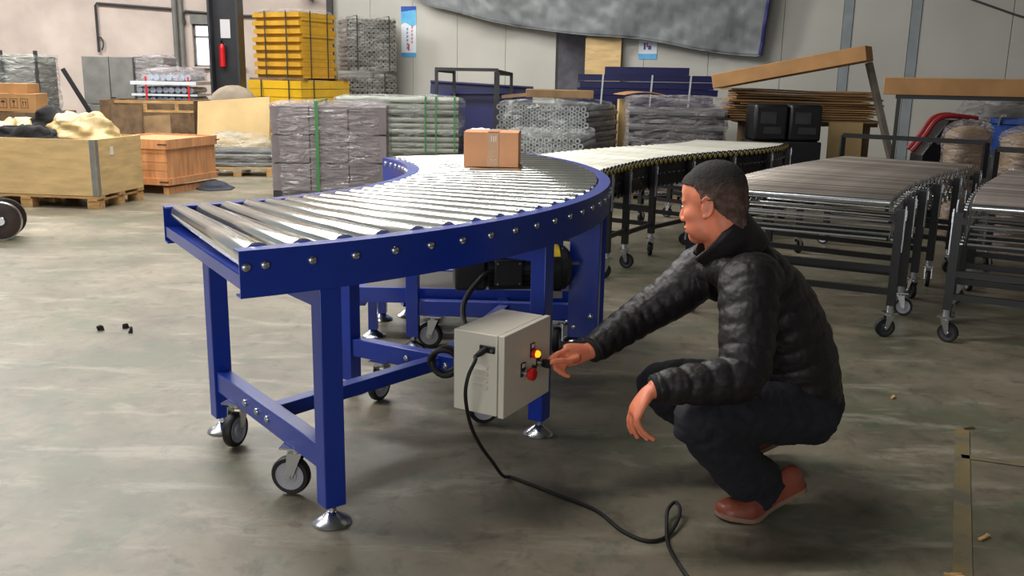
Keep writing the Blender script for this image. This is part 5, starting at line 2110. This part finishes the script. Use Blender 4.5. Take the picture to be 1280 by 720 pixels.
tf = empty('trolley_frame', (-0.58, 13.15, 0), 'dark grey tube trolley frame standing in front of the navy panels', 'trolley')
for (a, c, nm) in (((-1.10, 13.15, 0.02), (-1.10, 13.15, 1.38), 'post'), ((-0.26, 13.11, 0.02), (-0.26, 13.11, 1.36), 'post'), ((-0.06, 13.40, 0.02), (-0.06, 13.40, 1.33), 'post'), ((-0.87, 13.40, 0.02), (-0.87, 13.40, 1.36), 'post'),
                   ((-1.12, 13.15, 1.385), (-0.24, 13.11, 1.385), 'top_rail'), ((-0.26, 13.40, 1.335), (-0.04, 13.40, 1.33), 'top_rail'), ((-1.10, 13.15, 1.37), (-0.87, 13.40, 1.35), 'top_rail'), ((-0.26, 13.11, 1.37), (-0.06, 13.40, 1.33), 'top_rail'), ((-1.10, 13.15, 0.1), (-0.26, 13.11, 0.1), 'bottom_rail')):
    bb = B()
    w = 0.075 if nm == 'post' and a[0] == -0.26 else 0.045
    bb.bar(a, c, w, w)
    part(nm, bb, DARKGREY, tf)

# strapped navy sheet stack
nv = empty('navy_sheet_stack', (1.74, 12.75, 0), 'strapped stack of navy sheet steel trays under the small poster', 'sheet stack', rz=R(-4))
zz = 0.08
spec = [(1.78, 0.10, 0), (1.70, 0.11, 0.02), (1.80, 0.10, 0), (1.74, 0.12, -0.02), (1.76, 0.10, 0), (1.80, 0.10, 0.01), (1.74, 0.09, -0.03), (1.80, 0.09, 0.02), (1.82, 0.10, 0), (1.78, 0.09, -0.02), (1.84, 0.09, 0.01), (1.80, 0.09, 0.0), (1.84, 0.09, 0.02)]
for k, (w, h_, dx) in enumerate(spec):
    bb = B()
    bb.box((dx, 0, zz + h_ - 0.008), (w, 0.72, 0.014))
    for sy in (-1, 1):
        bb.box((dx, sy * 0.35, zz + h_ / 2), (w - 0.03 * (k % 3), 0.012, h_ - 0.012))
    bb.box((dx + w / 2 - 0.01 - 0.03 * (k % 2), 0, zz + h_ / 2), (0.012, 0.7, h_ - 0.02))
    part('tray', bb, NAVY, nv, local=True)
    zz += h_
bb = B()
bb.prism([(-0.55, -0.3, zz), (0.55, -0.3, zz), (0.35, 0.3, zz + 0.0), (-0.5, 0.3, zz)], (0, 0, 0.10))
part('top_tray', bb, NAVY, nv, local=True)
for x in (-0.62, 0.02, 0.52):
    bb = B()
    bb.bar((x, -0.372, 0.35), (x + 0.05, -0.372, zz - 0.0), 0.004, 0.022)
    part('strap', bb, WSTRAP, nv, local=True)
bb = B()
for x in (-0.7, 0, 0.7):
    bb.box((x, 0, 0.04), (0.1, 0.7, 0.08))
part('skid', bb, PINE, nv, local=True)

# cardboard pieces lying over the wrapped stacks
bb = B()
bb.box((0.52, 11.05, 1.115), (0.78, 0.45, 0.09), rz=R(-3), ry=R(0.5))
solo('flat_carton', bb, CARD3, 'flat brown carton lying on top of the honeycomb roller stack', 'carton', bevel=0.006)
bb = B()
bb.box((0.06, 11.35, 1.085), (0.42, 0.3, 0.035), rz=R(-6), ry=R(-6))
solo('carton_flap', bb, CARD3, 'dusty cardboard piece at the left end of the flat carton', 'cardboard')
bb = B()
P = []
for k in range(7):
    P.append((1.20 + 0.075 * k, 11.55 - 0.02 * k, 1.12 + 0.035 * math.sin(k * 0.5)))
bb.prism(P + [(p[0], p[1], p[2] - 0.008) for p in reversed(P)], (0.08, -0.5, 0))
solo('cardboard_sheet', bb, CARD2, 'curved cardboard sheet lying between honeycomb stack and grey tube pallet', 'cardboard')
bb = B()
bb.box((1.33, 11.55, 0.53), (0.14, 0.12, 1.05), rz=R(4))
solo('wood_post', bb, PLY2, 'upright pale wooden post between honeycomb stack and grey tube pallet', 'post', bevel=0.004)

# ------------------------------------------------------------------ cardboard pile at the right
pr = R(-6)
zz = 0.03
ORD = ['topmost', 'second from the top', 'third from the top', 'fourth from the top', 'fifth from the top', 'sixth from the top', 'the middle one', 'sixth from the bottom', 'fifth from the bottom', 'fourth from the bottom', 'third from the bottom', 'second from the bottom', 'lowest']
bb = B()
for x in (2.75, 3.3, 3.9):
    bb.box((x, 10.9, 0.41), (0.10, 0.95, 0.82))
bb.box((3.32, 10.9, 0.84), (1.40, 1.0, 0.04))
solo('timber_bench', bb, DARKWOOD, 'dark timber bench under the pile of cardboard sheets', 'bench')
zz = 0.865
for k in range(13):
    w = random.uniform(1.45, 1.72)
    bb = B()
    n_ = 10
    th = random.uniform(0.012, 0.024)
    rz_ = pr + random.uniform(-0.05, 0.05)
    cx_ = 3.24 + random.uniform(-0.06, 0.06)
    top, bot = [], []
    vs = []
    for i in range(n_ + 1):
        u = i / n_ - 0.5
        sag = 0.010 * math.cos(u * 5 + 8) * max(0, k - 5) / 6
        for (yy, z_) in ((-0.48, 0), (0.48, 0), (0.48, th), (-0.48, th)):
            X, Y = u * w, yy
            vs.append((cx_ + X * math.cos(rz_) - Y * math.sin(rz_), 10.85 + X * math.sin(rz_) + Y * math.cos(rz_), zz + z_ + sag))
    fs = [(0, 1, 2, 3), tuple(n_ * 4 + q for q in (3, 2, 1, 0))]
    for i in range(n_):
        for q in range(4):
            fs.append((i * 4 + q, i * 4 + (q + 1) % 4, (i + 1) * 4 + (q + 1) % 4, (i + 1) * 4 + q))
    bb.add(vs, fs)
    solo('cardboard_sheet', bb, CARD2 if k % 3 else CARD3, 'brown cardboard sheet, %s in the pile under the long slanted carton' % ORD[12 - k], 'cardboard', 'cardboard sheets in the pile')
    zz += th + random.uniform(0.007, 0.012)
bb = B()
bb.bar((2.22, 10.45, 1.285), (3.56, 9.62, 1.59), 0.32, 0.15)
solo('long_carton', bb, CARD2, 'long slanted brown carton propped up by a grey plank', 'carton', bevel=0.006)
bb = B()
bb.bar((3.60, 9.72, 1.50), (4.10, 9.70, 0.0), 0.10, 0.05)
solo('prop_plank', bb, GREYWOOD, 'grey plank propping up the end of the slanted carton', 'plank')
bb = B()
bb.box((4.50, 9.02, 1.275), (1.85, 0.28, 0.165), rz=R(-23))
solo('long_carton', bb, CARD2, 'level long brown carton at the right lying above the red machine', 'carton', bevel=0.006)
rkk = empty('storage_rack', (4.45, 9.1, 0), 'dark rack carrying the level long carton above the red machine', 'rack')
def rkp(u, v):
    return (4.45 + u * math.cos(R(-23)) - v * math.sin(R(-23)), 9.05 + u * math.sin(R(-23)) + v * math.cos(R(-23)))


for u in (-0.72, 0.70):
    for v in (-0.08, 0.14):
        bb = B()
        x, y_ = rkp(u, v)
        bb.box((x, y_, 0.59), (0.035, 0.035, 1.18), rz=R(-23))
        part('upright', bb, BLACK, rkk)
bb = B()
x, y_ = rkp(0, 0.03)
bb.box((x, y_, 1.172), (1.5, 0.27, 0.035), rz=R(-23))
part('shelf', bb, BLACK, rkk)
bb = B()
bb.box((3.62, 10.25, 0.44), (0.37, 0.02, 0.87), rx=R(-3))
solo('plywood_sheet', bb, PLY2, 'pale plywood offcut standing below the cardboard pile, right of the black machine', 'board')
mb = empty('machine_housing', (2.83, 9.95, 0), 'black boxy machine housings behind the black conveyor end', 'machine')
for (x, w) in ((2.66, 0.35), (3.02, 0.34)):
    bb = B()
    bb.box((x, 9.95, 0.88), (w, 0.4, 0.38))
    hs = part('housing', bb, BLACK, mb, bevel=0.03)
    bb = B()
    bb.box((x - 0.03, 9.748, 0.93), (0.16, 0.01, 0.12))
    bb.box((x + 0.02, 9.748, 0.80), (0.18, 0.012, 0.07))
    part('front_panel', bb, DARKGREY, hs)
bb = B()
bb.box((2.83, 9.95, 0.345), (0.74, 0.42, 0.68))
part('stand', bb, DARKVOID, mb, bevel=0.01)

# red machine, blue tub and wrapped sacks
rm_ = empty('red_machine', (3.98, 8.75, 0), 'red framed machine with dark body under the level long carton', 'machine')
for dy in (0.0, 0.30):
    bb = B()
    bb.tube(catmull([(3.62 + dy * .3, 8.5 + dy, 0.70), (3.72 + dy * .3, 8.5 + dy, 0.84), (3.82 + dy * .3, 8.52 + dy, 0.98), (3.95 + dy * .3, 8.53 + dy, 1.02), (4.20, 8.55 + dy, 1.0)], 6), 0.024, 8)
    part('red_frame', bb, REDMACH, rm_)
bb = B()
bb.prism([(3.72, 8.56, 0.0), (4.3, 8.56, 0.0), (4.3, 8.56, 0.98), (3.95, 8.56, 0.98), (3.74, 8.56, 0.66)], (0, 0.26, 0))
part('machine_body', bb, BLACK, rm_, bevel=0.01)
for k in range(5):
    bb = B()
    bb.cyl((3.80 + 0.07 * k, 8.56, 0.76 + 0.01 * (k % 2)), (3.80 + 0.07 * k, 8.54, 0.76 + 0.01 * (k % 2)), 0.012, n=8)
    part('bolt', bb, ZINC, rm_)
bt_ = empty('blue_tub', (4.36, 8.1, 0.72), 'blue plastic tub standing on the grey box at the right', 'tub')
bb = B()
bb.lathe([(0.20, 0.0), (0.225, 0.25), (0.24, 0.26), (0.24, 0.30), (0.215, 0.30), (0.205, 0.04)], 24, (4.36, 8.1, 0.72))
part('tub_body', bb, BLUETUB, bt_)
bb = B()
bb.tube([(4.13, 8.02, 0.97), (4.12, 7.98, 1.04), (4.14, 7.95, 1.05)], 0.012, 6)
part('tap', bb, ZINC, bt_)
bb = B()
bb.box((4.5, 8.2, 0.36), (0.85, 0.7, 0.72))
solo('grey_box', bb, DARKGREY, 'dark grey box supporting the blue tub at the right', 'box', bevel=0.015)
h = hull((3.73, 7.72, 0.0), (0.34, 0.3, 0.93), 0.1, 4, 0.03, 36, 12, 6, 61.0, dome=0.06)
sk = empty('wrapped_sack', (3.73, 7.72, 0), 'film-wrapped brown bundle standing inside the black hoop of the grey conveyor', 'bundle')
part('contents', hull((3.73, 7.72, 0.0), (0.30, 0.26, 0.90), 0.1, 4, 0.01, 30, 8, 6, 62.0, dome=0.05), CARD3, sk, sharp=180)
part('stretch_wrap', h, FILM, sk, sharp=180)
h = hull((4.14, 7.42, 0.0), (0.52, 0.4, 0.90), 0.1, 4, 0.03, 36, 12, 6, 64.0, dome=0.06)
sk = empty('wrapped_sack', (4.14, 7.42, 0), 'film-wrapped brown bundle at the right edge below the blue tub', 'bundle')
part('contents', hull((4.14, 7.42, 0.0), (0.48, 0.36, 0.87), 0.1, 4, 0.01, 30, 8, 6, 65.0, dome=0.05), CARD3, sk, sharp=180)
part('stretch_wrap', h, FILM, sk, sharp=180)
h = hull((5.35, 10.0, 0.0), (1.2, 0.8, 1.05), 0.1, 3, 0.08, 40, 12, 3, 67.0, dome=0.12)
fh = empty('film_heap', (5.35, 10.0, 0), 'heap of clear plastic film under the level long carton at the right edge', 'film')
part('film_surface', h, FILM, fh, sharp=180)
part('inner_folds', hull((5.35, 10.0, 0.0), (1.1, 0.7, 0.98), 0.1, 3, 0.05, 30, 8, 3, 68.0, dome=0.1), GREYMET, fh, sharp=180)

# scraps on the floor
for (x, y_, ln, a, lab) in ((1.40, 2.49, 0.05, 0.6, 'pale wood splinter on the floor near the yellow line'), (1.21, 2.27, 0.05, -0.3, 'short wood splinter at the foot of the yellow line'), (1.62, 3.72, 0.04, 1.0, 'pale scrap on the floor behind the man'), (1.78, 3.38, 0.045, 0.2, 'dark scrap at the far end of the yellow line')):
    bb = B()
    bb.box((x, y_, 0.0045), (ln, 0.010, 0.006), rz=a)
    bb.box((x + 0.008, y_ + 0.006, 0.0065), (ln * 0.6, 0.006, 0.004), rz=a + 0.25)
    solo('wood_splinter', bb, DARKWOOD if 'dark' in lab else PINE, lab, 'splinter')
for i, (x, y_) in enumerate(((-2.10, 4.55), (-1.99, 4.60), (-1.93, 4.52))):
    h = hull((x, y_, 0.0), (0.035, 0.022, 0.003), i, 2.2, 0.008, 16, 2, 30, i * 3.3, dome=0.001)
    solo('dirt_crumb', h, BLACKRAG, '%s dark dirt crumb on the bare floor left of the blue conveyor' % ('leftmost', 'farthest', 'rightmost')[i], 'dirt', 'dirt crumbs left of the conveyor', sharp=180)
